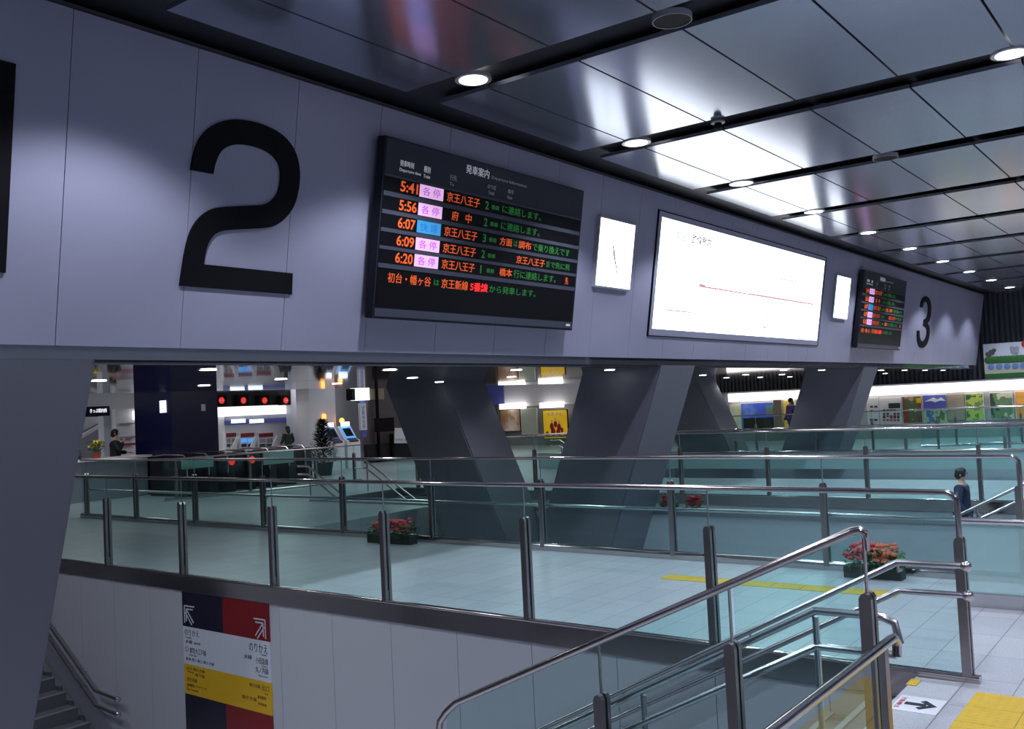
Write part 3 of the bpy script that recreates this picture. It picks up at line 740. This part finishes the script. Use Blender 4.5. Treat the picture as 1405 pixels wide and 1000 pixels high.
# ------------------------------------------------------------------ people
def skin_obj(name,pts,edges,rad,m,parent,sub=1):
    me=bpy.data.meshes.new(name); l=wloc(parent)
    me.from_pydata([Vector(p)-l for p in pts],edges,[]); me.update()
    me.materials.append(M[m])
    o=bpy.data.objects.new(name,me); COL.objects.link(o); o.parent=parent
    md=o.modifiers.new('skin','SKIN')
    for i,r in enumerate(rad): me.skin_vertices[0].data[i].radius=(r,r) if not isinstance(r,tuple) else r
    me.skin_vertices[0].data[0].use_root=True
    s=o.modifiers.new('sub','SUBSURF'); s.levels=sub; s.render_levels=sub
    return o
def person(x,y,z,face,label,coat,H=1.62,pose='stand',long_hair=False):
    """face = heading in radians (0 = +X)"""
    t=thing('person',label,'person',(x,y,z)); k=H/1.7
    ca,sa=math.cos(face),math.sin(face)
    def P(f,s,h): return (x+(f*ca-s*sa)*k,y+(f*sa+s*ca)*k,z+h*k)   # f forward, s to the left
    if pose=='phone': rw=P(.20,-.06,1.40); re=P(.12,-.27,1.16); lw=P(.30,.14,1.10); le=P(.05,.26,1.12)
    elif pose=='walk': rw=P(.16,-.24,.86); re=P(-.02,-.26,1.10); lw=P(-.12,.24,.84); le=P(-.06,.25,1.10)
    else: rw=P(.22,-.20,1.02); re=P(.0,-.25,1.10); lw=P(.22,.20,1.02); le=P(.0,.25,1.10)
    st_=.18 if pose=='walk' else .03
    pts=[P(0,0,.92),P(0,0,1.10),P(0,0,1.30),P(0,0,1.42),P(.005,0,1.50),P(.01,0,1.58),P(.012,0,1.66),
         P(0,.17,1.39),le,lw,P(0,-.17,1.39),re,rw,
         P(0,.09,.86),P(.03+st_/2,.10,.48),P(st_,.10,.08),P(st_+.13,.10,.035),
         P(0,-.09,.86),P(.03-st_/3,-.10,.48),P(-st_,-.10,.08),P(-st_+.13,-.10,.035)]
    ed=[(0,1),(1,2),(2,3),(3,4),(4,5),(5,6),(3,7),(7,8),(8,9),(3,10),(10,11),(11,12),(0,13),(13,14),(14,15),(15,16),(0,17),(17,18),(18,19),(19,20)]
    R=[.125,.115,.13,.09,.048,.075,.06,.052,.04,.028,.052,.04,.028,.075,.052,.04,.03,.075,.052,.04,.03]
    R=[r*k for r in R]
    body=skin_obj('body',pts,ed,R,'skin',t,2)
    # hands with fingers
    for w,e in ((9,8),(12,11)):
        a=Vector(pts[w]); d=(a-Vector(pts[e])).normalized(); s_=d.cross(Vector((0,0,1))); s_=s_.normalized() if s_.length>.01 else Vector((0,1,0)); q=d.cross(s_)
        hp=[a,a+d*.05*k,a+d*.09*k]; he=[(0,1),(1,2)]; hr=[.022,.028,.026]
        for j,(o_,l_) in enumerate(((-.028,.065),(-.01,.075),(.01,.07),(.028,.055))):
            n0=len(hp); b=a+d*.095*k+s_*o_*k; hp+=[b,b+d*l_*.5*k+q*.006,b+d*l_*.85*k+q*.03]; he+=[(2,n0),(n0,n0+1),(n0+1,n0+2)]; hr+=[.010,.009,.008]
        n0=len(hp); hp+=[a+d*.06*k+s_*.035*k,a+d*.09*k+s_*.055*k+q*.02]; he+=[(1,n0),(n0,n0+1)]; hr+=[.011,.009]
        skin_obj('hand',hp,he,[r*k for r in hr],'skin',body,1)
    # face
    c=Vector(P(.02,0,1.605)); f=Vector((ca,sa,0)); l=Vector((-sa,ca,0))
    nb=MB().ball(c+f*.092*k,.014*k,n=8,rings=6); obj('nose',nb,'skin',body,True)
    eb=MB()
    for s in (-1,1): eb.ball(c+f*.082*k+l*s*.03*k+Vector((0,0,.02)),.009*k,n=8,rings=6)
    obj('eyes',eb,'hair',body); obj('mouth',MB().ball(c+f*.080*k-Vector((0,0,.045*k)),.012*k,sz=.4,n=8,rings=5),'inkr',body)
    er=MB()
    for s in (-1,1): er.ball(c+l*s*.078*k-f*.01,.02*k,sz=1.3,n=8,rings=6)
    obj('ears',er,'skin',body)
    hb=MB(); hc=c-f*.018*k+Vector((0,0,.035*k)); hb.ball(hc,.096*k,sx=1.02,sy=1.02,sz=1.05,n=16,rings=10,jit=.02)
    if long_hair: hb.ball(hc-f*.04*k-Vector((0,0,.12*k)),.085*k,sz=1.7,n=14,rings=8,jit=.03)
    else: hb.ball(hc-f*.03*k-Vector((0,0,.05*k)),.082*k,n=14,rings=8,jit=.03)
    # cut the front of the hair away from the face
    hb.v=[tuple(Vector(v)-f*max(0,(Vector(v)-c).dot(f)-.055*k)) if v[2]<c.z+.055*k else v for v in hb.v]
    obj('hair',hb,'hair',t,True)
    g=.016
    def sl(a,b,s): return [Vector(pts[a]).lerp(Vector(pts[b]),s)]
    cp=[pts[0],pts[1],pts[2],P(0,0,1.41),pts[7],pts[8],sl(8,9,.9)[0],pts[10],pts[11],sl(11,12,.9)[0],P(0,0,.80)]
    skin_obj('jacket',cp,[(0,1),(1,2),(2,3),(3,4),(4,5),(5,6),(3,7),(7,8),(8,9),(0,10)],[(r+g)*k for r in (.135,.122,.138,.088,.06,.048,.036,.06,.048,.036,.13)],coat,t,2)
    skin_obj('trousers',[pts[0],pts[13],pts[14],P(st_,.10,.10),pts[17],pts[18],P(-st_,-.10,.10)],[(0,1),(1,2),(2,3),(0,4),(4,5),(5,6)],[(r+.014)*k for r in (.12,.08,.058,.046,.08,.058,.046)],'trous',t,2)
    sh=MB()
    for a,b in ((15,16),(19,20)):
        A=Vector(pts[a]);B=Vector(pts[b]); sh.ball(((A+B)/2).to_tuple()[:2]+(z+.045*k,),.05*k,sx=1+1.3*abs(ca),sy=1+1.3*abs(sa),sz=.9,n=12,rings=6)
    obj('shoes',sh,'shoe',t,True)
    return t
pc=at_y(158,610,23.9)
person(pc.x,23.9,0,math.radians(-35),'person in black jacket with phone at ear standing behind the counter','coat',1.74,'phone')
pc=at_y(395,600,27.0)
person(pc.x,27.0,0,math.radians(80),'long haired person in dark green coat facing the ticket machines','coatg',1.52,'stand',True)
pc=at_x(1086,570,34.2)
person(34.2,pc.y,0,math.radians(150),'person in purple top standing by the far poster wall','coatp',1.64,'walk',True)
person(15.4,3.25,-.80,math.radians(-90),'dark clothed person on the next stairs seen through the glass','coatb',1.42,'walk')
# ------------------------------------------------------------------ far left: counter, kiosk, ticket area
YB=28.5
# bulkhead over the ticket area
pL=at_y(60,540,25.5); pR=at_y(1,1,1)
struct('wall_bulkhead',MB().box(8,16.2,25.4,25.48,2.33,3.4),'white')
struct('wall_far',MB().box(-8,XE,33.8,34,0,3.4),'gray')
def ybox(mb,px0,px1,py0,py1,Y,d=.1):
    """box on a real plane Y=const spanning the given directions, with depth d behind it"""
    a=at_y(px0,(py0+py1)/2,Y); b=at_y(px1,(py0+py1)/2,Y); t_=at_y((px0+px1)/2,py0,Y); u_=at_y((px0+px1)/2,py1,Y)
    return mb.box(a.x,b.x,Y,Y+d,u_.z,t_.z)
t=thing('service_counter','grey service counter with white top in front of the navy column','counter',(13.2,22.9,0))
obj('body',MB().box(11.0,14.35,22.9,23.4,0,1.0),'gray',t); obj('counter_top',MB().box(10.9,14.4,22.75,23.5,1.0,1.06),'white',t)
# navy column
t=thing('square_column','tall navy blue square column standing behind the counter','column',(15.2,22.8,0))
obj('shaft',MB().box(14.45,15.87,21.9,23.6,0,3.34),'navy',t)
a=at_y(280,559,21.9); obj('notice',MB().box(a.x-.09,a.x+.03,21.88,21.9,a.z-.09,a.z+.09),'swhite',t)
a=at_x(224,557,14.45); mb=MB().box(14.43,14.45,a.y-.13,a.y+.13,a.z-.17,a.z+.14); obj('lit_notice',mb,'Eclk',t)
obj('base',MB().box(14.42,15.9,21.87,23.63,0,.12),'dark',t)
# plant on counter
def bush(name,label,c,r,h,m,pot,potm,cat='plant',fl=None,n=160):
    t=thing(name,label,cat,c)
    mb=MB(); x,y,z=c
    mb.tube([(x,y,z),(x,y,z+pot)],[r*.42,r*.55],12); obj('pot',mb,potm,t,True)
    lf=MB()
    for i in range(n):
        hh=random.random(); rr=r*(1-.75*hh)*math.sqrt(random.random()) if fl is None else r*math.sqrt(random.random())
        a=random.uniform(0,2*PI); q=Vector((x+rr*math.cos(a),y+rr*math.sin(a),z+pot+h*hh)); s=.10*r+.035
        d=Vector((math.cos(a),math.sin(a),random.uniform(-.2,.8))).normalized(); nn=d.cross(Vector((0,0,1))).normalized()*s*.4; up=nn.cross(d).normalized()*.006
        lf.add([q-d*s,q+nn,q+d*s,q-nn,q+up],[(0,1,4),(1,2,4),(2,3,4),(3,0,4),(0,3,2,1)])
    obj('foliage',lf,m,t)
    if fl:
        fm=MB()
        for i in range(30):
            a=random.uniform(0,2*PI); rr=r*random.random(); fm.ball((x+rr*math.cos(a),y+rr*math.sin(a),z+pot+h*random.uniform(.4,1)),.035,n=6,rings=4)
        obj('blossoms',fm,fl,t)
    return t
a=at_y(132,622,23.1); bush('potted_flower','red pot of yellow flowers on the counter beside the person in black',(a.x,23.1,1.06),.22,.28,'leaf',.16,'potr','plant','yelf')
a=at_y(108,622,23.2); bush('potted_plant','small leafy green plant at the left end of the counter',(a.x,23.2,1.06),.12,.16,'leaf',.08,'pot','plant',None,60)
a=at_y(441,640,22.6); bush('potted_tree','dark conical potted tree left of the two ticket terminals',(a.x+.1,22.6,0),.56,1.35,'dleaf',.4,'pot','plant',None,1100)
# kiosk back wall elements at Y=25.7
Yk=25.7
t=thing('kiosk_wall','white kiosk wall with shelves behind the person in black','kiosk',tuple(at_y(165,640,Yk).xy)+(0,))
obj('wall_panel',ybox(MB(),160,187,556,655,Yk,.3),'white',t); obj('side_panel',ybox(MB(),143,160,556,655,Yk+.3,.3),'bluep' if False else 'swhite',t)
for a_,b_ in ((580,581.5),(598.5,601),(608,611)): obj('shelf',ybox(MB(),167,186,a_,b_,Yk-.15,.14),'inkr' if a_==608 else 'gray',t)
mb=ybox(MB(),187,212,563,575,Yk-.2,.4); obj('lit_sign',mb,'kioskl',t)
obj('machine_front',ybox(MB(),188,212,582,655,Yk,.3),'gray',t); obj('upper_panel',ybox(MB(),190,212,577,588,Yk-.02,.02),'bluep',t)
t=thing('hanging_sign','dark blue hanging sign with white letters at the far left','sign',tuple(at_y(136,572,Yk-.6)))
obj('plate',ybox(MB(),112,150.5,557.5,571,Yk-.6,.12),'navy',t)
a=at_y(124,566.5,Yk-.62); b=at_y(147,560,Yk-.62)
obj('lettering',text_mb('きっぷ案内所',lambda u,w,o:(u,Yk-.601-o,w),a.x,b.x,a.z,b.z-.0,.0,.004),'kioskl',t)
# sloping rails of the escalator far left
t=thing('escalator','sloping escalator side with pale handrail at the far left','escalator',tuple(at_y(130,600,Yk+.9)))
def yq(mb,quad,Y,d): 
    ps=[at_y(px,py,Y) for px,py in quad]; return mb.prism([(p.x,p.z) for p in ps],lambda u,w,o:(u,Y+o,w),0,d)
obj('balustrade',yq(MB(),((100,610),(144,588),(144,640),(100,640)),Yk+1.2,.3),'gray',t)
obj('handrail',yq(MB(),((100,603),(144,579),(144,583),(100,609)),Yk+1.1,.1),'white',t)
obj('upper_side',yq(MB(),((100,572),(144,572),(144,576),(100,598)),Yk+1.3,.2),'swhite',t)
# ticket machines
Yt=28.0
t=thing('ticket_machine_wall','white ticket machine wall with glowing header right of the navy column','ticket machines',tuple(at_y(350,640,Yt).xy)+(0,))
obj('side_panel',ybox(MB(),297,309,556,645,Yt-.1,.8),'white',t)
obj('header_beam',ybox(MB(),297,413,537,556.5,Yt-.55,.5),'dark',t)
obj('light_panel',ybox(MB(),299,401,555.5,569.5,Yt-.3,.3),'kioskl',t)
obj('fascia_panel',ybox(MB(),309,401,569.5,574.5,Yt-.1,.3),'gray',t)
obj('blue_band',ybox(MB(),309,401,574.5,580.5,Yt-.15,.3),'bluep',t)
for a_,b_ in ((318,337),(343,362)): 
    o=obj('fare_sign',ybox(MB(),a_,b_,575,580,Yt-.18,.03),'print' if False else 'whsc',t)
    p=at_y(a_+1,579,Yt-.19);q=at_y(b_-1,576,Yt-.19); obj('lettering',text_mb('きっぷ 定期券',lambda u,w,o:(u,Yt-.181-o,w),p.x,q.x,p.z,q.z,0,.003),'sink',t)
obj('lower_wall',ybox(MB(),309,401,580.5,645,Yt,.3),'white',t)
def machine(px0,px1,label,mm):
    tm=thing('ticket_machine',label,'ticket machine',tuple(at_y((px0+px1)/2,640,Yt-.3).xy)+(0,),'ticket machines in the lit wall')
    obj('cabinet',ybox(MB(),px0-1,px1+1,592,645,Yt-.25,.25),'white',tm)
    obj('display_strip',ybox(MB(),px0,px1,594,599.5,Yt-.28,.03),'sred',tm)
    w=(px1-px0)/2
    for i in (0,1):
        obj('screen',ybox(MB(),px0+i*w+1,px0+(i+1)*w-1,601.5,607,Yt-.28,.03),mm,tm)
        obj('coin_tray',ybox(MB(),px0+i*w+1,px0+(i+1)*w-1.5,609,613,Yt-.28,.03),'ink',tm)
machine(311,324,'ticket machine just right of the navy column','gray'); machine(331,349,'ticket machine with blue screens, middle of the lit wall','bluesc'); machine(356,375,'ticket machine with grey screens beside the long haired person','gray')
for px in (326,351,380):
    t2=thing('machine_divider','slanted white divider panel at px' if False else {326:'slanted white divider left of the blue screened ticket machine',351:'slanted white divider right of the blue screened ticket machine',380:'wide slanted white divider beside the long haired person'}[px],'divider',tuple(at_y(px,617,Yt-.6)))
    obj('panel',yq(MB(),((px,598),(px+(9 if px==380 else 4),598),(px+(0 if px==380 else -3),617),(px-9,617)),Yt-.7,.05),'white',t2)
# red gate signals on the header beam
for i,px in enumerate((301,331,360,389)):
    p=at_y(px,549.5,Yt-.6)
    ts=thing('gate_signal','round red lit no entry signal over the gates, '+ordn[i]+' from the left','signal',tuple(p),'red signals over the gates')
    obj('housing',MB().box(p.x-.22,p.x+.22,Yt-.72,Yt-.56,p.z-.17,p.z+.19),'num',ts)
    n=18; obj('lamp',MB().prism([(p.x+.11*math.cos(2*PI*k/n),p.z+.11*math.sin(2*PI*k/n)) for k in range(n)],lambda u,w,o:(u,Yt-.722-o,w),0,.01),'redl',ts)
    obj('bar',MB().box(p.x-.075,p.x+.075,Yt-.745,Yt-.735,p.z-.02,p.z+.02),'white',ts)
# ticket gates
for i,px in enumerate((262,292,318,346,375,402,424)):
    Y=20.9; p=at_y(px,650,Y)
    nmn='dark ticket gate cabinet with curved steel top, '+ordn[i]+' from the left'
    tg=thing('ticket_gate',nmn,'ticket gate',(p.x,Y,0),'row of dark ticket gates')
    x=p.x
    obj('cabinet',MB().box(x-.12,x+.12,Y,Y+1.6,0,.98),'dark',tg)
    obj('top_rail',MB().tube([(x-.13,Y-.02,.5),(x-.13,Y-.02,.95),(x-.13,Y+.1,1.04),(x-.13,Y+.9,1.06),(x-.13,Y+1.5,1.02)],.02,8),'steel',tg,True)
    if i in (2,3): obj('red_lamp',MB().ball((x,Y-.02,.78),.10,sy=.25,n=12,rings=6),'redl',tg)
for lab,a_,b_,c_,d_ in (('pale green notice panel on the gates right of the navy column foot',250,293,628,642),('second pale green notice panel nearer the terminals',362,403,617,636)):
    tag(obj('notice_panel',ybox(MB(),a_,b_,c_,d_,20.6,.04),'greenp'),lab,'sign')
t=thing('dark_fence','dark fence panel behind the ticket gates','fence',tuple(at_y(350,650,22.6).xy)+(0,))
obj('panel',ybox(MB(),306,420,622,668,22.9,.08),'num',t)
# white square pillars
t=thing('square_pillar','white square pillar between ticket machines and terminals','pillar',tuple(at_y(443,640,26.2).xy)+(0,))
a=at_y(426,600,26.2);b=at_y(462,600,26.2); obj('shaft',MB().box(a.x,b.x,26.2,26.9,0,3.3),'white',t)
obj('return_wall',ybox(MB(),401,427,534,650,27.4,.3),'swhite',t)
obj('warning_lamp',MB().box(a.x+(b.x-a.x)*.48,a.x+(b.x-a.x)*.56,26.12,26.2,1.62,1.9),'orl',t)
struct('wall_far_right',ybox(MB(),461,497,531,650,27.6,.2),'gray')
# two terminals
for i,(px,lab) in enumerate(((464,'left of two white ticket terminals with glowing screens'),(486,'right of two white ticket terminals with glowing blue screens'))):
    Y=24.2; p=at_y(px,620,Y); x=p.x
    tm=thing('ticket_terminal',lab,'terminal',(x,Y,0),'pair of ticket terminals')
    obj('body',MB().prism([(Y,0),(Y+.7,0),(Y+.7,1.45),(Y+.45,1.45),(Y+.15,1.0),(Y,.95)],lambda a,b,o:(x+o,a,b),-.30,.30),'white',tm)
    obj('header_light',MB().box(x-.2,x+.12,Y+.3,Y+.4,1.45,1.60),'whsc',tm)
    obj('screen',MB().prism([(Y+.14,1.02),(Y+.44,1.42),(Y+.42,1.44),(Y+.12,1.04)],lambda a,b,o:(x+o,a,b),-.22,.22),'bluep' if i==0 else 'bluesc',tm)
    obj('dark_display',MB().prism([(Y+.18,1.09),(Y+.38,1.36),(Y+.355,1.38),(Y+.155,1.11)],lambda a,b,o:(x+o,a,b),-.17,.17),'num',tm)
    obj('keypad',MB().prism([(Y-.02,.9),(Y+.13,1.0),(Y+.11,1.03),(Y-.04,.94)],lambda a,b,o:(x+o,a,b),-.2,.2),'ink',tm)
# beacon, lantern sign
p=at_y(469,577,26.0)
t=thing('warning_beacon','small glowing orange beacon above the terminals','lamp',(p.x,26.0,p.z-.3)); obj('pole',MB().tube([(p.x,26,p.z-.4),(p.x,26,p.z)],.02,8),'gray',t); obj('lamp',MB().ball((p.x,26,p.z),.10,n=12,rings=8),'orl',t)
p=at_y(498,541,24.9)
t=thing('lantern_sign','glowing white box lantern with vertical blue lettered sign below it','sign',(p.x,25.05,p.z-.9))
obj('lantern',ybox(MB(),490,507,532,549,24.9,.35),'whsc',t); obj('vertical_sign',ybox(MB(),494.5,503,553,590,24.9,.1),'swhite',t)
a=at_y(497.5,588,24.89);b=at_y(500.5,557,24.89); obj('lettering',text_mb('定\n期\n券\n売\n場',lambda u,w,o:(u,24.899-o,w),a.x,b.x,a.z,b.z,0,.003),'bluep',t)
obj('bracket',ybox(MB(),496,502,549,600,25.01,.06),'bluep',t); obj('side_box',ybox(MB(),483,490,533,549,25.0,.3),'num',t)
# dark shop
t=thing('shop_front','dark brown shop front with black posts left of the V column','shop front',tuple(at_y(530,640,25.6).xy)+(0,))
obj('wall_panel',ybox(MB(),505,575,531,606,25.7,.2),'shop',t)
obj('lower_wall',ybox(MB(),505,590,606,660,25.6,.2),'dark',t)
for px in (519,537,541): pass
obj('post',ybox(MB(),519,521,531,640,25.5,.1),'num',t); obj('post',ybox(MB(),538,541,595,640,25.5,.1),'num',t)
obj('top_light_panel',ybox(MB(),509,527,533,548,25.6,.08),'tan',t)
tag(obj('hanging_monitor',ybox(MB(),520,541,573,592,24.8,.25),'num'),'black hanging monitor box in front of the dark shop','monitor')
tag(obj('white_board',yq(MB(),((542,587),(560,587),(560,608),(542,608)),25.3,.05),'white'),'white notice board partly hidden by the column, beside the monitor','board')
# ------------------------------------------------------------------ end wall: light band, posters
def xbox(mb,px0,px1,py0,py1,X,d=.05):
    c=(px0+px1)/2; cy_=(py0+py1)/2
    a=at_x(px0,cy_,X); b=at_x(px1,cy_,X); t_=at_x(c,py0,X); u_=at_x(c,py1,X)
    return mb.box(X,X+d,b.y,a.y,u_.z,t_.z)
segs=[(-2.0,.55),(.6,3.1),(3.15,5.72),(5.78,8.3),(8.36,10.9),(10.95,13.5),(13.55,16.1)]
for i,(a,b) in enumerate(segs):
    o=obj('wall_light_band',MB().box(36.0,36.27,a,b,1.60,1.93),'tube'); tag(o,'long glowing white light box on the end wall, '+ordn[len(segs)-1-i]+' from the left','light','light boxes over the posters')
struct('trim_6',MB().box(36.05,36.28,-3,16.6,1.93,1.99),'gray')
def poster(px0,px1,py0,py1,label,m,X=36.22,extra=None,frame='white'):
    t=thing('poster',label,'poster',tuple(at_x((px0+px1)/2,py1,X)))
    obj('backing',xbox(MB(),px0,px1,py0,py1,X,.07),frame,t)
    obj('picture',xbox(MB(),px0+.7,px1-.7,py0+.8,py1-.8,X-.01,.01),m,t)
    for e in (extra or []):
        obj(e[0],xbox(MB(),*e[1],X-.02,.01),e[2],t)
    return t
def grid(px0,px1,py0,py1,nx,ny,m,name='printed_block'):
    out=[];w=(px1-px0)/nx;h=(py1-py0)/ny
    for i in range(nx):
        for j in range(ny):
            if random.random()<.8: out.append((name,(px0+i*w+w*.1,px0+(i+1)*w-w*.2,py0+j*h+h*.1,py0+(j+1)*h-h*.45),m))
    return out
poster(1190,1206,545,582,'narrow white poster with black blocks next to the far column','paper',extra=grid(1193,1205,556,580,2,4,'ink'))
poster(1207,1237,545,582,'white poster with rows of small black pictures on the end wall','paper',extra=[('photo',(1219,1235,553,560),'dleaf')]+grid(1211,1235,561,576,5,3,'ink')+grid(1211,1235,569,580,5,2,'inkr'))
poster(1238,1265,543,581,'dark red brown poster with yellow sun left of the mountain poster',picture_mat('crowd_print',[(.04,.05,.03),(.16,.03,.02),(.05,.09,.04),(.28,.17,.12),(.06,.04,.04)],2.2,.25,1),extra=[('sun',(1257,1264,546,553),'syel')])
t=poster(1266,1299,541,581,'navy poster with a white snowy mountain on the end wall',picture_mat('meadow_print',[(.05,.12,.05),(.3,.35,.2),(.05,.12,.3),(.4,.4,.1),(.1,.2,.1)],3,.25,2),extra=[('night_sky',(1266.5,1298,542,561),'bluep')])
ps=[at_x(px,py,36.19) for px,py in ((1268,551),(1281,545),(1286,548),(1291,545),(1298,550),(1290,549.5),(1283,552),(1278,550))]
obj('mountain',MB().prism([(p.y,p.z) for p in ps],lambda y,z,o:(36.19-o,y,z),0,.01),'white',t)
poster(1300,1324,541,576,'plain tan wall panel between the mountain and the green foliage posters','tan',frame='tan')
poster(1325,1350,539,577,'yellow green foliage poster on the end wall',picture_mat('foliage_print',[(.03,.10,.03),(.35,.4,.08),(.10,.2,.05),(.5,.5,.25)],2.5,.25,3))
poster(1358,1390,538,575,'dark poster with cream flowers at the right of the end wall',picture_mat('flower_print',[(.03,.06,.04),(.12,.2,.1),(.5,.5,.35),(.05,.08,.06)],2.3,.25,4))
poster(1393,1425,536,574,'yellow orange poster cut by the right edge of the view',picture_mat('fruit_print',[(.6,.5,.1),(.7,.25,.05),(.35,.4,.1)],1.6,.25,5))
poster(1017,1062,552,592,'blue poster seen between the two far columns',picture_mat('sky_print',[(.03,.06,.35),(.05,.10,.5),(.2,.35,.7)],1.2,.3,6),extra=[('green_foot',(1020,1062,573,591),'dleaf'),('pale_print',(1051,1061,556,570),'greenp')])
poster(1002,1017,555,592,'pale green leaflet poster left of the blue poster',picture_mat('leaflet_print',[(.2,.35,.4),(.5,.55,.3),(.3,.4,.5)],3,.25,7))
poster(1073,1092,549,590,'yellow poster behind the person in purple',picture_mat('yellow_print',[(.55,.5,.3),(.7,.5,.05),(.3,.35,.3)],2,.25,8))
t=thing('brown_pillar','narrow brown pillar between the blue and the yellow posters','pillar',tuple(at_x(1068,592,36.0))); obj('shaft',xbox(MB(),1062,1073,547,595,36.0,.25),'tan',t)
# billboard
t=thing('billboard','illustrated park billboard with green bushes and blue icons at the far right','billboard',tuple(at_x(1378,518,36.1)))
obj('panel',xbox(MB(),1350,1440,469,518,36.12,.1),'swhite',t)
obj('lower_field',xbox(MB(),1351,1440,497,514,36.10,.02),'mpy' if False else mat('cream_print',(.5,.5,.38),.5),t)
obj('ground_strip',xbox(MB(),1351,1440,511,517.5,36.09,.02),'leaf',t)
mb=MB()
for k in range(16):
    p=at_x(1357+k*5.5,494-.27*k,36.09); mb.ball((36.09,p.y,p.z),.16,sx=.15,sz=.8,n=10,rings=6)
obj('bush_row',mb,'leaf',t)
mb=MB()
for k in range(7):
    p=at_x(1360+k*11,503.5-.5*k,36.08); mb.ball((36.08,p.y,p.z),.10,sx=.15,n=12,rings=6)
obj('blue_icons',mb,mat('icon_blue',(.12,.25,.6),.5),t)
mb=MB()
for dx,dy in ((-3,-2),(3,-2),(-2,2),(2,2)):
    p=at_x(1392+dx,480+dy,36.08); mb.ball((36.08,p.y,p.z),.08,sx=.15,n=8,rings=6)
obj('butterfly',mb,'gray',t)
p=at_x(1406,472,36.08); obj('red_spot',MB().ball((36.08,p.y,p.z),.11,sx=.15,n=10,rings=6),'redf',t)
mb=MB()
for k in range(5):
    p=at_x(1355+k*2.2,484+random.uniform(-6,5),36.08); mb.ball((36.08,p.y,p.z),.07,sx=.15,n=8,rings=6)
obj('brown_tree',mb,'shop',t)
# V-gap view: blue panel, poster lights
t=thing('blue_wall_panel','blue wall panel seen in the gap beside the V column','panel',tuple(at_x(680,556,35.9))); obj('panel',xbox(MB(),660,691,527,556,35.9,.1),mat('lit_blue',(.13,.16,.55),.5),t)
struct('wall_end_bulkhead',xbox(MB(),691,800,520,556,35.95,.2),'white')
for px0,px1,py,lab in ((685,717,557,'glowing poster hood above the brown poster in the gap'),(740,769,555.5,'glowing poster hood above the yellow poster in the gap')):
    tag(obj('poster_lamp',xbox(MB(),px0,px1,py-3.5,py+4,35.6,.3),'tube'),lab,'light','poster lamps in the column gap')
poster(686,714,561,592,'dark brown poster with a pale figure seen in the V gap',picture_mat('figure_print',[(.05,.03,.02),(.25,.15,.08),(.5,.45,.4)],1.3,.3,9),X=35.9,frame='num')
poster(715,737,560,596,'grey green list poster between the two lit posters in the gap',picture_mat('list_print',[(.3,.3,.33),(.25,.3,.2)],4,.2,10),X=35.9)
t=poster(745,779,562,602,'bright yellow poster with red figures in a dark frame in the gap',picture_mat('figures_print',[(.70,.45,.01),(.72,.45,.01),(.74,.47,.02),(.5,.05,.02)],1.8,.35,11),X=35.8,frame='num')
for (a_,b_,c_,d_) in ((691,697,540,600),): pass
def blobs(pts,m,nm_):
    mb=MB()
    for px,py,r in pts:
        p=at_x(px,py,35.77); mb.ball((35.775,p.y,p.z),r,sx=.1,sz=1.5,n=10,rings=6)
    obj(nm_,mb,m,t)
blobs([(757,585,.11),(762,582,.10),(767,586,.11),(759,592,.13),(766,593,.12),(771,590,.08),(751,596,.10)],'redf','red_figures')
blobs([(757,578,.05),(762,575,.05),(767,579,.05)],'paper','pale_heads'); blobs([(753,568,.05),(758,567,.06),(764,567,.05),(769,568,.05)],'paper','title_marks')
tag(obj('dark_booth',xbox(MB(),660,684,561,612,35.75,.15),'shop'),'dark booth panel behind the leaning column in the gap','booth')
# ------------------------------------------------------------------ world, render look
w=bpy.data.worlds.new('world'); sc.world=w; w.use_nodes=True
w.node_tree.nodes['Background'].inputs[0].default_value=(.55,.62,.85,1); w.node_tree.nodes['Background'].inputs[1].default_value=.16
vs=sc.view_settings; vs.view_transform='Standard'; vs.look='None'; vs.gamma=1; vs.exposure=0; vs.use_curve_mapping=False
try:
    sc.cycles.transparent_max_bounces=40; sc.cycles.max_bounces=10; sc.cycles.glossy_bounces=5; sc.cycles.use_light_tree=True; sc.cycles.sample_clamp_indirect=4
except Exception: pass
